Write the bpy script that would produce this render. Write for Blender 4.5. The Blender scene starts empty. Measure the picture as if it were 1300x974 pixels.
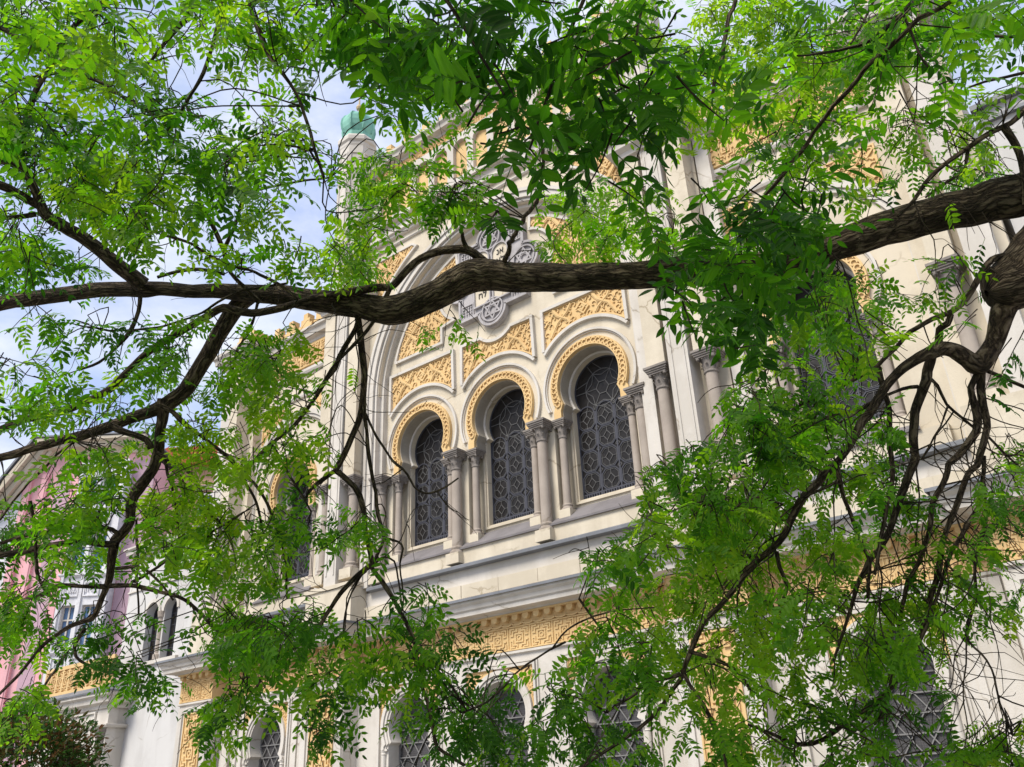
import bpy, bmesh, math, random
import numpy as np
from mathutils import Vector, Matrix
from mathutils.geometry import tessellate_polygon
random.seed(7); rng = np.random.default_rng(11)
PI = math.pi
sc = bpy.context.scene
COL = sc.collection

# ------------------------------------------------------------------ materials
def mat(name, build):
    m = bpy.data.materials.new(name); m.use_nodes = True
    nt = m.node_tree; nt.nodes.clear()
    out = nt.nodes.new('ShaderNodeOutputMaterial')
    build(nt, out); return m
def N(nt, typ, **kw):
    n = nt.nodes.new(typ)
    for k, v in kw.items():
        if k.startswith('i_'): n.inputs[k[2:].replace('_', ' ')].default_value = v
        else: setattr(n, k, v)
    return n
def ramp(nt, fac, stops):
    r = nt.nodes.new('ShaderNodeValToRGB'); e = r.color_ramp.elements
    e[0].position, e[0].color = stops[0][0], (*stops[0][1], 1)
    e[1].position, e[1].color = stops[-1][0], (*stops[-1][1], 1)
    for p, c in stops[1:-1]:
        q = e.new(p); q.color = (*c, 1)
    nt.links.new(fac, r.inputs[0]); return r.outputs[0]
def weathered(name, base, dirt, rough=.85, scale=1.3, streak=True, bump=.25, grain=60, amount=.55, spec=.25, crack=False):
    """plaster / stone: blotches, run-off streaks (stretched in z), fine grain bump"""
    def b(nt, out):
        L = nt.links.new
        tc = N(nt, 'ShaderNodeTexCoord')
        n1 = N(nt, 'ShaderNodeTexNoise', i_Scale=scale, i_Detail=7.0, i_Roughness=.65)
        L(tc.outputs['Object'], n1.inputs['Vector'])
        mp = N(nt, 'ShaderNodeMapping'); mp.inputs['Scale'].default_value = (1.0, 1.0, .16)
        L(tc.outputs['Object'], mp.inputs['Vector'])
        n2 = N(nt, 'ShaderNodeTexNoise', i_Scale=1.6, i_Detail=5.0, i_Roughness=.55)
        L(mp.outputs[0], n2.inputs['Vector'])
        mul = N(nt, 'ShaderNodeMath', operation='MULTIPLY')
        L(n1.outputs['Fac'], mul.inputs[0])
        if streak: L(n2.outputs['Fac'], mul.inputs[1])
        else: mul.inputs[1].default_value = .5
        mid = tuple(b_ * .6 + d_ * .4 for b_, d_ in zip(base, dirt))
        low = tuple(b_ * (1 - amount) + d_ * amount for b_, d_ in zip(base, dirt))
        c = ramp(nt, mul.outputs[0], [(.1, low), (.2, mid), (.3, base), (.46, tuple(min(1, x * 1.06) for x in base))])
        p = N(nt, 'ShaderNodeBsdfPrincipled', i_Roughness=rough)
        p.inputs['Specular IOR Level'].default_value = spec
        if crack:
            wp = N(nt, 'ShaderNodeVectorMath', operation='MULTIPLY_ADD'); wp.inputs[1].default_value = (.5, .5, .5); L(n1.outputs['Color'], wp.inputs[0]); L(tc.outputs['Object'], wp.inputs[2])
            vc = N(nt, 'ShaderNodeTexVoronoi', feature='DISTANCE_TO_EDGE', i_Scale=.55); L(wp.outputs[0], vc.inputs['Vector'])
            n4 = N(nt, 'ShaderNodeTexNoise', i_Scale=.7, i_Detail=2.0); L(tc.outputs['Object'], n4.inputs['Vector'])
            k1 = ramp(nt, vc.outputs['Distance'], [(.0, (.62, .58, .52)), (.006, (.8, .78, .75)), (.012, (1, 1, 1))])
            k2 = ramp(nt, n4.outputs['Fac'], [(.50, (0, 0, 0)), (.58, (1, 1, 1))])
            mc = N(nt, 'ShaderNodeMix', data_type='RGBA', blend_type='MULTIPLY'); L(k2, mc.inputs[0]); L(c, mc.inputs[6]); L(k1, mc.inputs[7]); c = mc.outputs[2]
        L(c, p.inputs['Base Color'])
        n3 = N(nt, 'ShaderNodeTexNoise', i_Scale=float(grain), i_Detail=4.0)
        L(tc.outputs['Object'], n3.inputs['Vector'])
        ad = N(nt, 'ShaderNodeMath', operation='ADD'); L(n3.outputs['Fac'], ad.inputs[0]); L(n1.outputs['Fac'], ad.inputs[1])
        bp = N(nt, 'ShaderNodeBump', i_Strength=bump, i_Distance=.02)
        L(ad.outputs[0], bp.inputs['Height']); L(bp.outputs[0], p.inputs['Normal'])
        L(p.outputs[0], out.inputs[0])
    return mat(name, b)
M = {}
M['cream']  = weathered('cream_plaster', (.59, .52, .405), (.39, .33, .24), amount=.5, crack=True)
M['white']  = weathered('white_trim', (.57, .53, .475), (.39, .35, .29), amount=.35, crack=True)
M['orange'] = weathered('ochre_plaster', (.66, .465, .225), (.46, .29, .12), streak=False, amount=.55, grain=40)
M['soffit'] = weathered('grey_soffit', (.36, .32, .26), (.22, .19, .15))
M['stone']  = weathered('column_stone', (.37, .315, .265), (.21, .175, .145), grain=110, amount=.6, crack=True)
M['capital']= weathered('sooty_stone', (.25, .22, .195), (.06, .052, .046), scale=7, streak=False, amount=.9)
M['metal']  = weathered('dark_sheet_metal', (.17, .175, .19), (.08, .085, .09), rough=.55, spec=.5)
M['sill']   = weathered('slate_sill', (.18, .165, .165), (.10, .09, .09), rough=.7)
M['grey']   = weathered('medallion_stone', (.40, .375, .37), (.17, .155, .15), scale=3, amount=.8)
M['lead']   = weathered('blue_grey_iron', (.062, .064, .08), (.035, .035, .042), rough=.6, streak=False)
M['came']   = weathered('pale_lead_came', (.125, .122, .12), (.07, .07, .07), rough=.6, streak=False)
M['grille'] = weathered('grey_grille_iron', (.20, .195, .19), (.11, .10, .10), rough=.6, streak=False)
M['copper'] = weathered('green_copper', (.22, .47, .38), (.07, .20, .15), rough=.65, scale=2.2, amount=.9)
M['gold']   = weathered('dull_gilt', (.5, .38, .22), (.25, .18, .1), rough=.5, streak=False)
M['pink']   = weathered('pink_plaster', (.78, .43, .45), (.58, .33, .35), amount=.4)
M['mauve']  = weathered('mauve_plaster', (.52, .35, .41), (.40, .28, .32), amount=.4)
M['peach']  = weathered('peach_plaster', (.66, .44, .29), (.45, .3, .2))
M['stucco'] = weathered('pale_stucco', (.70, .69, .70), (.45, .44, .46), amount=.6, scale=4)
M['rwhite'] = weathered('rough_white_render', (.55, .535, .515), (.39, .37, .35), amount=.45, scale=.6, crack=True)
M['tile']   = weathered('red_roof_tile', (.52, .17, .07), (.3, .1, .05), streak=False, scale=5)
M['ink']    = weathered('letter_paint', (.06, .055, .05), (.04, .04, .04), streak=False)
M['paving'] = weathered('stone_paving', (.24, .23, .21), (.14, .13, .12), streak=False, scale=2)
M['drape']  = weathered('room_dark', (.035, .033, .03), (.02, .02, .02), streak=False)
def _glass(nt, out, col=(.03, .03, .032), rough=.14, sc_=9.0):
    L = nt.links.new
    tc = N(nt, 'ShaderNodeTexCoord')
    v = N(nt, 'ShaderNodeTexVoronoi', i_Scale=sc_); L(tc.outputs['Object'], v.inputs['Vector'])
    c = ramp(nt, v.outputs['Color'], [(0, tuple(x * .6 for x in col)), (1, tuple(x * 1.7 for x in col))])
    p = N(nt, 'ShaderNodeBsdfPrincipled', i_Roughness=rough); p.inputs['Specular IOR Level'].default_value = .22
    L(c, p.inputs['Base Color'])
    n = N(nt, 'ShaderNodeTexNoise', i_Scale=11.0, i_Detail=3.0); L(tc.outputs['Object'], n.inputs['Vector'])
    bp = N(nt, 'ShaderNodeBump', i_Strength=.35, i_Distance=.02); L(n.outputs['Fac'], bp.inputs['Height'])
    L(bp.outputs[0], p.inputs['Normal']); L(p.outputs[0], out.inputs[0])
M['glass'] = mat('leaded_glass', lambda nt, o: _glass(nt, o, (.015, .013, .012), .34))
M['pane']  = mat('window_pane', lambda nt, o: _glass(nt, o, (.10, .17, .30), .05, 2.0))
def _mesh(nt, out):
    L = nt.links.new
    tc = N(nt, 'ShaderNodeTexCoord')
    mp = N(nt, 'ShaderNodeMapping'); mp.inputs['Rotation'].default_value = (PI / 2, 0, 0)
    L(tc.outputs['Object'], mp.inputs['Vector'])
    b = N(nt, 'ShaderNodeTexBrick', offset=.0); b.inputs['Scale'].default_value = 14.0
    b.inputs['Mortar Size'].default_value = .012; b.inputs['Brick Width'].default_value = .5; b.inputs['Row Height'].default_value = .5
    b.inputs['Color1'].default_value = (.035, .032, .032, 1); b.inputs['Color2'].default_value = (.05, .046, .046, 1)
    b.inputs['Mortar'].default_value = (.15, .14, .14, 1)
    L(mp.outputs[0], b.inputs['Vector'])
    p = N(nt, 'ShaderNodeBsdfPrincipled', i_Roughness=.45); L(b.outputs['Color'], p.inputs['Base Color'])
    L(p.outputs[0], out.inputs[0])
M['wire'] = mat('wire_guarded_glass', _mesh)
def _bark(nt, out):
    L = nt.links.new
    uv = N(nt, 'ShaderNodeUVMap', uv_map='UVMap')
    tc = N(nt, 'ShaderNodeTexCoord')
    nw = N(nt, 'ShaderNodeTexNoise', i_Scale=9.0, i_Detail=4.0); L(uv.outputs[0], nw.inputs['Vector'])
    wv = N(nt, 'ShaderNodeVectorMath', operation='MULTIPLY_ADD'); wv.inputs[1].default_value = (.05, .10, 0); L(nw.outputs['Color'], wv.inputs[0]); L(uv.outputs[0], wv.inputs[2])
    mp = N(nt, 'ShaderNodeMapping'); mp.inputs['Scale'].default_value = (44, 8, 1); L(wv.outputs[0], mp.inputs['Vector'])
    v = N(nt, 'ShaderNodeTexNoise', i_Scale=1.0, i_Detail=3.0, i_Roughness=.55); L(mp.outputs[0], v.inputs['Vector'])
    mp2 = N(nt, 'ShaderNodeMapping'); mp2.inputs['Scale'].default_value = (120, 34, 1); L(wv.outputs[0], mp2.inputs['Vector'])
    n1 = N(nt, 'ShaderNodeTexNoise', i_Scale=1.0, i_Detail=6.0, i_Roughness=.7); L(mp2.outputs[0], n1.inputs['Vector'])
    n2 = N(nt, 'ShaderNodeTexNoise', i_Scale=3.5, i_Detail=5.0); L(tc.outputs['Object'], n2.inputs['Vector'])
    s1 = N(nt, 'ShaderNodeMath', operation='SUBTRACT'); s1.inputs[1].default_value = .5; L(v.outputs['Fac'], s1.inputs[0])
    ab = N(nt, 'ShaderNodeMath', operation='ABSOLUTE'); L(s1.outputs[0], ab.inputs[0])     # fissures run where the noise crosses its middle
    mn = N(nt, 'ShaderNodeMath', operation='MINIMUM'); mn.inputs[1].default_value = .14; L(ab.outputs[0], mn.inputs[0])
    fi = N(nt, 'ShaderNodeMath', operation='MULTIPLY'); fi.inputs[1].default_value = 4.6; L(mn.outputs[0], fi.inputs[0])
    n3 = N(nt, 'ShaderNodeMath', operation='MULTIPLY_ADD'); n3.inputs[1].default_value = .75; n3.inputs[2].default_value = -.16; L(n1.outputs['Fac'], n3.inputs[0])
    sc2 = N(nt, 'ShaderNodeMath', operation='ADD'); L(fi.outputs[0], sc2.inputs[0]); L(n3.outputs[0], sc2.inputs[1])
    c1 = ramp(nt, sc2.outputs[0], [(.16, (.014, .010, .007)), (.40, (.066, .048, .034)), (.66, (.135, .103, .075)), (.95, (.24, .195, .15))])
    c2 = ramp(nt, n2.outputs['Fac'], [(.38, (.62, .60, .5)), (.64, (1.2, 1.12, 1.0))])
    mx = N(nt, 'ShaderNodeMix', data_type='RGBA', blend_type='MULTIPLY'); mx.inputs[0].default_value = 1
    L(c1, mx.inputs[6]); L(c2, mx.inputs[7])
    p = N(nt, 'ShaderNodeBsdfPrincipled', i_Roughness=.9); p.inputs['Specular IOR Level'].default_value = .2
    L(mx.outputs[2], p.inputs['Base Color'])
    bp = N(nt, 'ShaderNodeBump', i_Strength=1.0, i_Distance=.025); L(sc2.outputs[0], bp.inputs['Height'])
    L(bp.outputs[0], p.inputs['Normal']); L(p.outputs[0], out.inputs[0])
M['bark'] = mat('dark_ridged_bark', _bark)
def _leaf(nt, out, stops, tstops, tr=.45):
    L = nt.links.new
    at = N(nt, 'ShaderNodeAttribute', attribute_name='tint'); rb = N(nt, 'ShaderNodeAttribute', attribute_name='rib')
    c = ramp(nt, at.outputs['Fac'], stops); t = ramp(nt, at.outputs['Fac'], tstops)
    pw = N(nt, 'ShaderNodeMath', operation='POWER'); pw.inputs[1].default_value = 7.0; L(rb.outputs['Fac'], pw.inputs[0])
    ml = N(nt, 'ShaderNodeMath', operation='MULTIPLY'); ml.inputs[1].default_value = .45; L(pw.outputs[0], ml.inputs[0])
    mc = N(nt, 'ShaderNodeMix', data_type='RGBA'); L(ml.outputs[0], mc.inputs[0]); L(c, mc.inputs[6]); mc.inputs[7].default_value = (.17, .26, .06, 1)
    tc = N(nt, 'ShaderNodeTexCoord'); n = N(nt, 'ShaderNodeTexNoise', i_Scale=55.0, i_Detail=3.0); L(tc.outputs['Object'], n.inputs['Vector'])
    mott = ramp(nt, n.outputs['Fac'], [(.3, (.72, .74, .7)), (.7, (1.22, 1.2, 1.15))])
    m2 = N(nt, 'ShaderNodeMix', data_type='RGBA', blend_type='MULTIPLY'); m2.inputs[0].default_value = 1; L(mc.outputs[2], m2.inputs[6]); L(mott, m2.inputs[7])
    p = N(nt, 'ShaderNodeBsdfPrincipled', i_Roughness=.5); p.inputs['Specular IOR Level'].default_value = .2
    L(m2.outputs[2], p.inputs['Base Color'])
    tl = N(nt, 'ShaderNodeBsdfTranslucent'); L(t, tl.inputs[0])
    mx = N(nt, 'ShaderNodeMixShader'); mx.inputs[0].default_value = tr
    L(p.outputs[0], mx.inputs[1]); L(tl.outputs[0], mx.inputs[2]); L(mx.outputs[0], out.inputs[0])
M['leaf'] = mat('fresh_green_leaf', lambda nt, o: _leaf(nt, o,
    [(0, (.011, .042, .003)), (.25, (.026, .088, .005)), (.55, (.058, .155, .007)), (1, (.12, .215, .012))],  # low end darkened further to hold the near leaves' painted shade
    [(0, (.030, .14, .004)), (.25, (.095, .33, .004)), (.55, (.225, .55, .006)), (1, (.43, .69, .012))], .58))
M['shrubleaf'] = mat('bronze_green_leaf', lambda nt, o: _leaf(nt, o,
    [(0, (.02, .05, .012)), (.55, (.03, .085, .015)), (.75, (.09, .045, .02)), (1, (.13, .06, .03))],
    [(0, (.04, .12, .015)), (.55, (.06, .18, .02)), (.75, (.16, .07, .02)), (1, (.2, .09, .03))], .3))
M['blossom'] = weathered('pale_blossom', (.62, .58, .52), (.5, .45, .4), streak=False)

# ------------------------------------------------------------------ mesh builder
CAMH = 1.7
class MB:
    def __init__(s, dz=CAMH): s.v = []; s.f = []; s.dz = dz
    def add(s, vs, fs):
        o = len(s.v); s.v += [(x, y, z + s.dz) for x, y, z in vs]; s.f += [tuple(i + o for i in f) for f in fs]; return s
    def box(s, x0, x1, y0, y1, z0, z1):
        return s.add([(x0,y0,z0),(x1,y0,z0),(x1,y1,z0),(x0,y1,z0),(x0,y0,z1),(x1,y0,z1),(x1,y1,z1),(x0,y1,z1)],
                     [(0,1,5,4),(1,2,6,5),(2,3,7,6),(3,0,4,7),(4,5,6,7),(3,2,1,0)])
    def prism(s, outer, y0, y1, holes=(), back=True):
        """xz outline (with holes) given thickness from y0 (towards the viewer) to y1"""
        loops = [list(outer)] + [list(h) for h in holes]
        tri = tessellate_polygon([[Vector((p[0], p[1], 0)) for p in l] for l in loops])
        pts = [p for l in loops for p in l]; n = len(pts)
        vs = [(p[0], y0, p[1]) for p in pts] + [(p[0], y1, p[1]) for p in pts]
        fs = []
        for t in tri:
            a, b, c = (pts[i] for i in t)
            ar = (b[0]-a[0])*(c[1]-a[1]) - (b[1]-a[1])*(c[0]-a[0])
            if abs(ar) < 1e-9: continue
            t = tuple(t) if ar > 0 else tuple(reversed(t))
            fs.append(t)
            if back: fs.append(tuple(i + n for i in reversed(t)))
        o = 0
        for k, l in enumerate(loops):
            ar = sum(l[i][0]*l[(i+1)%len(l)][1] - l[(i+1)%len(l)][0]*l[i][1] for i in range(len(l)))
            fwd = (ar > 0) == (k == 0)
            for i in range(len(l)):
                j = (i + 1) % len(l)
                q = (o+i, o+i+n, o+j+n, o+j)
                fs.append(q if not fwd else tuple(reversed(q)))
            o += len(l)
        return s.add(vs, fs)
    def band(s, A, B, y0, y1, yb=None):
        """strip between two open outlines with equal point counts; y0 front at A, yb front at B"""
        yb = y0 if yb is None else yb; n = len(A)
        vs = [(p[0], y0, p[1]) for p in A] + [(p[0], yb, p[1]) for p in B] + [(p[0], y1, p[1]) for p in A] + [(p[0], y1, p[1]) for p in B]
        fs = []
        for i in range(n-1):
            fs += [(i, i+1, n+i+1, n+i), (i, 2*n+i, 2*n+i+1, i+1), (n+i, n+i+1, 3*n+i+1, 3*n+i)]
        fs += [(0, n, 3*n, 2*n), (n-1, 3*n-1, 4*n-1, 2*n-1)]
        return s.add(vs, fs)
    def ribbon(s, pts, w, y0, y1, closed=False):
        """flat raised strap of width w along a polyline in xz"""
        n = len(pts)
        if n < 2: return s
        Lp, Rp = [], []
        for i in range(n):
            a = pts[i-1] if (i > 0 or closed) else pts[i]; b = pts[(i+1) % n] if (i < n-1 or closed) else pts[i]
            p = pts[i]
            d1 = (p[0]-a[0], p[1]-a[1]); d2 = (b[0]-p[0], b[1]-p[1])
            def nr(d):
                l = math.hypot(*d); return (-d[1]/l, d[0]/l) if l > 1e-9 else None
            n1, n2 = nr(d1), nr(d2); n1 = n1 or n2; n2 = n2 or n1
            if n1 is None: return s
            m = (n1[0]+n2[0], n1[1]+n2[1]); q = m[0]*m[0]+m[1]*m[1]
            k = 2*(w/2)/q if q > .5 else w/2
            if q <= .5: m = n1
            Lp.append((p[0]+m[0]*k, p[1]+m[1]*k)); Rp.append((p[0]-m[0]*k, p[1]-m[1]*k))
        vs = [(p[0], y0, p[1]) for p in Lp] + [(p[0], y0, p[1]) for p in Rp] + [(p[0], y1, p[1]) for p in Lp] + [(p[0], y1, p[1]) for p in Rp]
        fs = []
        for i in range(n if closed else n-1):
            j = (i+1) % n
            fs += [(n+i, n+j, j, i), (i, j, 2*n+j, 2*n+i), (n+j, n+i, 3*n+i, 3*n+j)]
        if not closed: fs += [(0, 2*n, 3*n, n), (n-1, 2*n-1, 4*n-1, 3*n-1)]
        return s.add(vs, fs)
    def lathe(s, cx, cy, prof, seg=20, cap=True, rot=0):
        n = len(prof); vs = []
        for r, z in prof:
            for k in range(seg):
                a = 2*PI*k/seg + rot; vs.append((cx + r*math.cos(a), cy + r*math.sin(a), z))
        fs = []
        for i in range(n-1):
            for k in range(seg):
                j = (k+1) % seg; fs.append((i*seg+k, i*seg+j, (i+1)*seg+j, (i+1)*seg+k))
        if cap: fs += [tuple(reversed(range(seg))), tuple(range((n-1)*seg, n*seg))]
        return s.add(vs, fs)
    def sweep(s, path, prof):
        """profile (outward, z) swept along an axis-aligned plan path, outward = right-hand side of travel (x+ travel -> -y)"""
        n = len(path); m = len(prof); vs = []
        for i, p in enumerate(path):
            d = []
            if i > 0: d.append((p[0]-path[i-1][0], p[1]-path[i-1][1]))
            if i < n-1: d.append((path[i+1][0]-p[0], path[i+1][1]-p[1]))
            ns = []
            for q in d:
                l = math.hypot(*q); ns.append((q[1]/l, -q[0]/l))
            if len(ns) == 2 and abs(ns[0][0]*ns[1][0]+ns[0][1]*ns[1][1]) < .5: mm = (ns[0][0]+ns[1][0], ns[0][1]+ns[1][1])
            else: mm = ns[0]
            for o, z in prof: vs.append((p[0]+mm[0]*o, p[1]+mm[1]*o, z))
        fs = []
        for i in range(n-1):
            for k in range(m):
                j = (k+1) % m
                fs.append((i*m+k, (i+1)*m+k, (i+1)*m+j, i*m+j))
        fs += [tuple(range(m)), tuple(reversed(range((n-1)*m, n*m)))]
        return s.add(vs, fs)
    def build(s, name, m, parent=None, smooth=False, bevel=0):
        me = bpy.data.meshes.new(name); me.from_pydata(s.v, [], s.f)
        bm = bmesh.new(); bm.from_mesh(me)
        bmesh.ops.recalc_face_normals(bm, faces=bm.faces)
        bm.to_mesh(me); bm.free()
        me.materials.append(m)
        o = bpy.data.objects.new(name, me); COL.objects.link(o)
        if parent: o.parent = parent
        if smooth:
            for p in me.polygons: p.use_smooth = True
            md = o.modifiers.new('edge', 'EDGE_SPLIT'); md.split_angle = math.radians(40)
        if bevel:
            md = o.modifiers.new('bevel', 'BEVEL'); md.width = bevel; md.segments = 2; md.limit_method = 'ANGLE'
        return o
def tag(o, label=None, cat=None, group=None, kind=None):
    if label: o['label'] = label
    if cat: o['category'] = cat
    if group: o['group'] = group
    if kind: o['kind'] = kind
    return o
def thing(name, loc, label, cat, group=None, rz=0):
    o = bpy.data.objects.new(name, None); COL.objects.link(o)
    o.location = loc; o.rotation_euler = (0, 0, rz); o.empty_display_size = .3
    return tag(o, label, cat, group)
def copy_tree(o, parent, dx=0, dy=0, dz=0):
    c = o.copy(); COL.objects.link(c); c.parent = parent
    c.location = (o.location.x + dx, o.location.y + dy, o.location.z + dz)
    for ch in list(o.children):
        d = ch.copy(); COL.objects.link(d); d.parent = c
    return c

# ------------------------------------------------------------------ 2D shapes
def arc(cx, cz, r, a0, a1, n):
    return [(cx + r*math.cos(math.radians(a0+(a1-a0)*i/n)), cz + r*math.sin(math.radians(a0+(a1-a0)*i/n))) for i in range(n+1)]
def shoe(cx, cz, R, neck, foot, zfoot, n=36):
    """open horseshoe outline, right foot to left foot"""
    a = math.degrees(math.acos(neck/R)); zn = cz - R*math.sin(math.radians(a))
    right = [(cx+foot, zfoot), (cx+foot, zfoot+(zn-zfoot)*.55), (cx+(foot*.45+neck*.55), zfoot+(zn-zfoot)*.8)]
    mid = arc(cx, cz, R, -a, 180+a, n)
    left = [(2*cx-x, z) for x, z in reversed(right)]
    return right + mid + left
def shoe_hole(cx, cz, R, neck, foot, zfoot, half, zbot):
    o = shoe(cx, cz, R, neck, foot, zfoot)
    return [(cx-half, zbot), (cx+half, zbot)] + ([(cx+half, zfoot)] if abs(half-foot) > 1e-4 else []) + o + ([(cx-half, zfoot)] if abs(half-foot) > 1e-4 else [])
def inside(p, poly):
    x, y = p; c = False; n = len(poly)
    for i in range(n):
        x1, y1 = poly[i]; x2, y2 = poly[i-1]
        if (y1 > y) != (y2 > y) and x < (x2-x1)*(y-y1)/(y2-y1)+x1: c = not c
    return c
def edge_dist(p, poly):
    best = 9e9
    for i in range(len(poly)):
        ax, ay = poly[i-1]; bx, by = poly[i]; dx, dy = bx-ax, by-ay; l = dx*dx+dy*dy
        t = 0 if l == 0 else max(0, min(1, ((p[0]-ax)*dx+(p[1]-ay)*dy)/l))
        best = min(best, math.hypot(p[0]-ax-t*dx, p[1]-ay-t*dy))
    return best
def clip_runs(pts, poly, margin, step=.03):
    """cut a polyline into the pieces that lie inside poly"""
    dense = [pts[0]]
    for a, b in zip(pts, pts[1:]):
        k = max(1, int(math.hypot(b[0]-a[0], b[1]-a[1])/step))
        dense += [(a[0]+(b[0]-a[0])*i/k, a[1]+(b[1]-a[1])*i/k) for i in range(1, k+1)]
    runs, cur = [], []
    for p in dense:
        if inside(p, poly) and edge_dist(p, poly) > margin: cur.append(p)
        else:
            if len(cur) > 2: runs.append(cur)
            cur = []
    if len(cur) > 2: runs.append(cur)
    return runs
def relief_panel(poly, y, name='relief_panel', parent=None, frame=True, seed=0, strap=.065):
    """ochre panel: sunk field, raised interlaced straps and scrolls, cut to the outline"""
    r = random.Random(seed); m = MB()
    m.prism(poly, y, y+.05)
    xs = [p[0] for p in poly]; zs = [p[1] for p in poly]; x0, x1, z0, z1 = min(xs), max(xs), min(zs), max(zs)
    m.ribbon([(p[0], p[1]) for p in poly], .035, y-.03, y+.01, closed=True)
    W = x1-x0; n = max(1, round(W/1.05)); P = W/n; H = max(z1-z0, .8); k2 = 0
    for k in range(-2, n+3):
        xa = x0 + (k+.5)*P
        for d in (1, -1):
            path = [(xa-d*.30, z1+.05), (xa-d*.12, z1-.22), (xa+d*.14, z1-.40), (xa+d*.34, z1-.72), (xa+d*.05, z1-1.1), (xa-d*.3, z1-1.5), (xa+d*.2, z1-2.0)]
            for q in clip_runs(path, poly, .03): m.ribbon(q, strap*1.15, y-.034-(.004 if d > 0 else 0), y+.01); m.ribbon(q, strap*.45, y-.046-(.004 if d > 0 else 0), y+.01)
    # angular knots beside the straps
    zz = z1-.24; row = 0
    while zz > z0-.1:
        for k in range(-1, n+2):
            cx = x0 + (k + (0 if row % 2 == 0 else .5))*P
            for q in ([(cx-.17,zz),(cx-.03,zz+.14),(cx+.11,zz)], [(cx+.17,zz-.02),(cx+.03,zz-.16),(cx-.11,zz-.02)], [(cx-.06,zz-.01),(cx,zz+.05),(cx+.06,zz-.01),(cx,zz-.07),(cx-.06,zz-.01)]):
                for u in clip_runs(q, poly, .035, .02): m.ribbon(u, .038, y-.036, y+.01)
        zz -= .42; row += 1
    # flowing stems with curled ends fill the rest of the field
    zz = z1 - .10; row = 0
    while zz > z0:
        k = 0
        while k*.21 < W+.2:
            cx = x0 + k*.21 + .1*(row % 2) + r.uniform(-.02,.02); cz = zz + r.uniform(-.02,.02); sg = 1 if (k+row) % 2 else -1; ro = r.uniform(-.5,.5)
            q = []
            for i in range(19):
                t = i/18*4.6; rad = .018+.062*(1-i/18)
                q.append((cx+sg*rad*math.cos(t+ro), cz+rad*math.sin(t+ro)))
            q = [(q[0][0]+sg*.07, q[0][1]-.09), (q[0][0]+sg*.02, q[0][1]-.05)] + q
            for u in clip_runs(q, poly, .03, .02): m.ribbon(u, .026, y-.026, y+.01)
            k += 1
        zz -= .165; row += 1
    o = m.build(name, M['orange'], parent)
    return o
def tile_motif(m, cx, cz, w, h, y, d=.03):
    """stepped-fret square with a star lozenge in the middle"""
    a, b = w/2, h/2; t = min(w, h)*.07
    def rb(q, cl=False, dd=d, k=1): m.ribbon([(cx+u*a, cz+v*b) for u, v in q], t*k, y-dd, y+.005, cl)
    rb([(-.34,-.38),(.34,-.38),(.34,.38),(-.34,.38)], True)
    rb([(-.2,0),(0,.24),(.2,0),(0,-.24)], True, d*.8, .6); rb([(-.14,-.17),(.14,-.17),(.14,.17),(-.14,.17)], True, d*.7, .6)
    for sx in (-1, 1):
        for sz in (-1, 1):
            rb([(sx*.2, sz*.86), (sx*.2, sz*.64), (sx*.6, sz*.64), (sx*.6, sz*.24), (sx*.84, sz*.24)])
            rb([(sx*.42, sz*.86), (sx*.82, sz*.86), (sx*.82, sz*.48)])
SUN_E, EXPO = 2.3, 1.05
CLOUD_LO, CLOUD_HI, CLOUD_GAIN = (.44, .55, .88), (.88, .92, 1), 4.2
SPRIG_K, RIGHT_K, NEAR_K, SHADE_CANOPY_N = 3.2, .66, .62, 1500

# ================================================================== THE SYNAGOGUE
XC = -11.1
SYN = thing('synagogue', (XC, 14, 0), 'cream and ochre synagogue facade with horseshoe arch windows, grey columns and a green domed turret', 'synagogue')
MID = [-2.45, 0, 2.45]; SIDE = [-7.33, 7.33]
def mirror(poly): return [(-x, z) for x, z in reversed(poly)]

# --- lower storey
LW = [-7.3, -2.48, 0, 2.48, 7.3]
m = MB(); m.prism([(-10.5,-1.7),(10.5,-1.7),(10.5,2.53),(-10.5,2.53)], -.45, -.08,
        [shoe_hole(c, 1.42, .60, .52, .60, 1.0, .60, -.9) for c in LW])
m.build('lower_wall', M['white'], SYN)
PIER = [(-10.5,-9.1), (-5.48,-4.07), (4.07,5.48), (9.1,10.5)]
for a, b in PIER:
    m = MB(); m.box(a, b, -.85, -.44, -1.7, 2.53)
    m.box(a+.02, a+.2, -.89, -.84, -1.7, 2.40); m.box(b-.2, b-.02, -.89, -.84, -1.7, 2.40); m.box(a+.2, b-.2, -.89, -.84, 2.29, 2.40)
    p = m.build('pier', M['white'], SYN)
    c = (a+b)/2; y = -.858
    m = MB(); m.box(c-.4, c+.4, y, -.845, -1.7, 2.27); m.ribbon([(c-.385,-1.7),(c-.385,2.255),(c+.385,2.255),(c+.385,-1.7)], .03, y-.03, y+.005)
    for k in range(6): tile_motif(m, c, 1.93 - k*.62, .72, .60, y, .036)
    m.build('relief_panel', M['orange'], SYN)
for c in (-7.3, 7.3):
    for s in (-1, 1):
        m = MB(); m.box(c+s*1.55-.17, c+s*1.55+.17, -.52, -.44, -1.7, 2.45); m.build('pilaster_strip', M['white'], SYN)
        m = MB(); m.box(c+s*1.15-.05, c+s*1.15+.05, -.49, -.44, -1.7, 2.36); m.build('pilaster_strip', M['white'], SYN)
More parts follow.
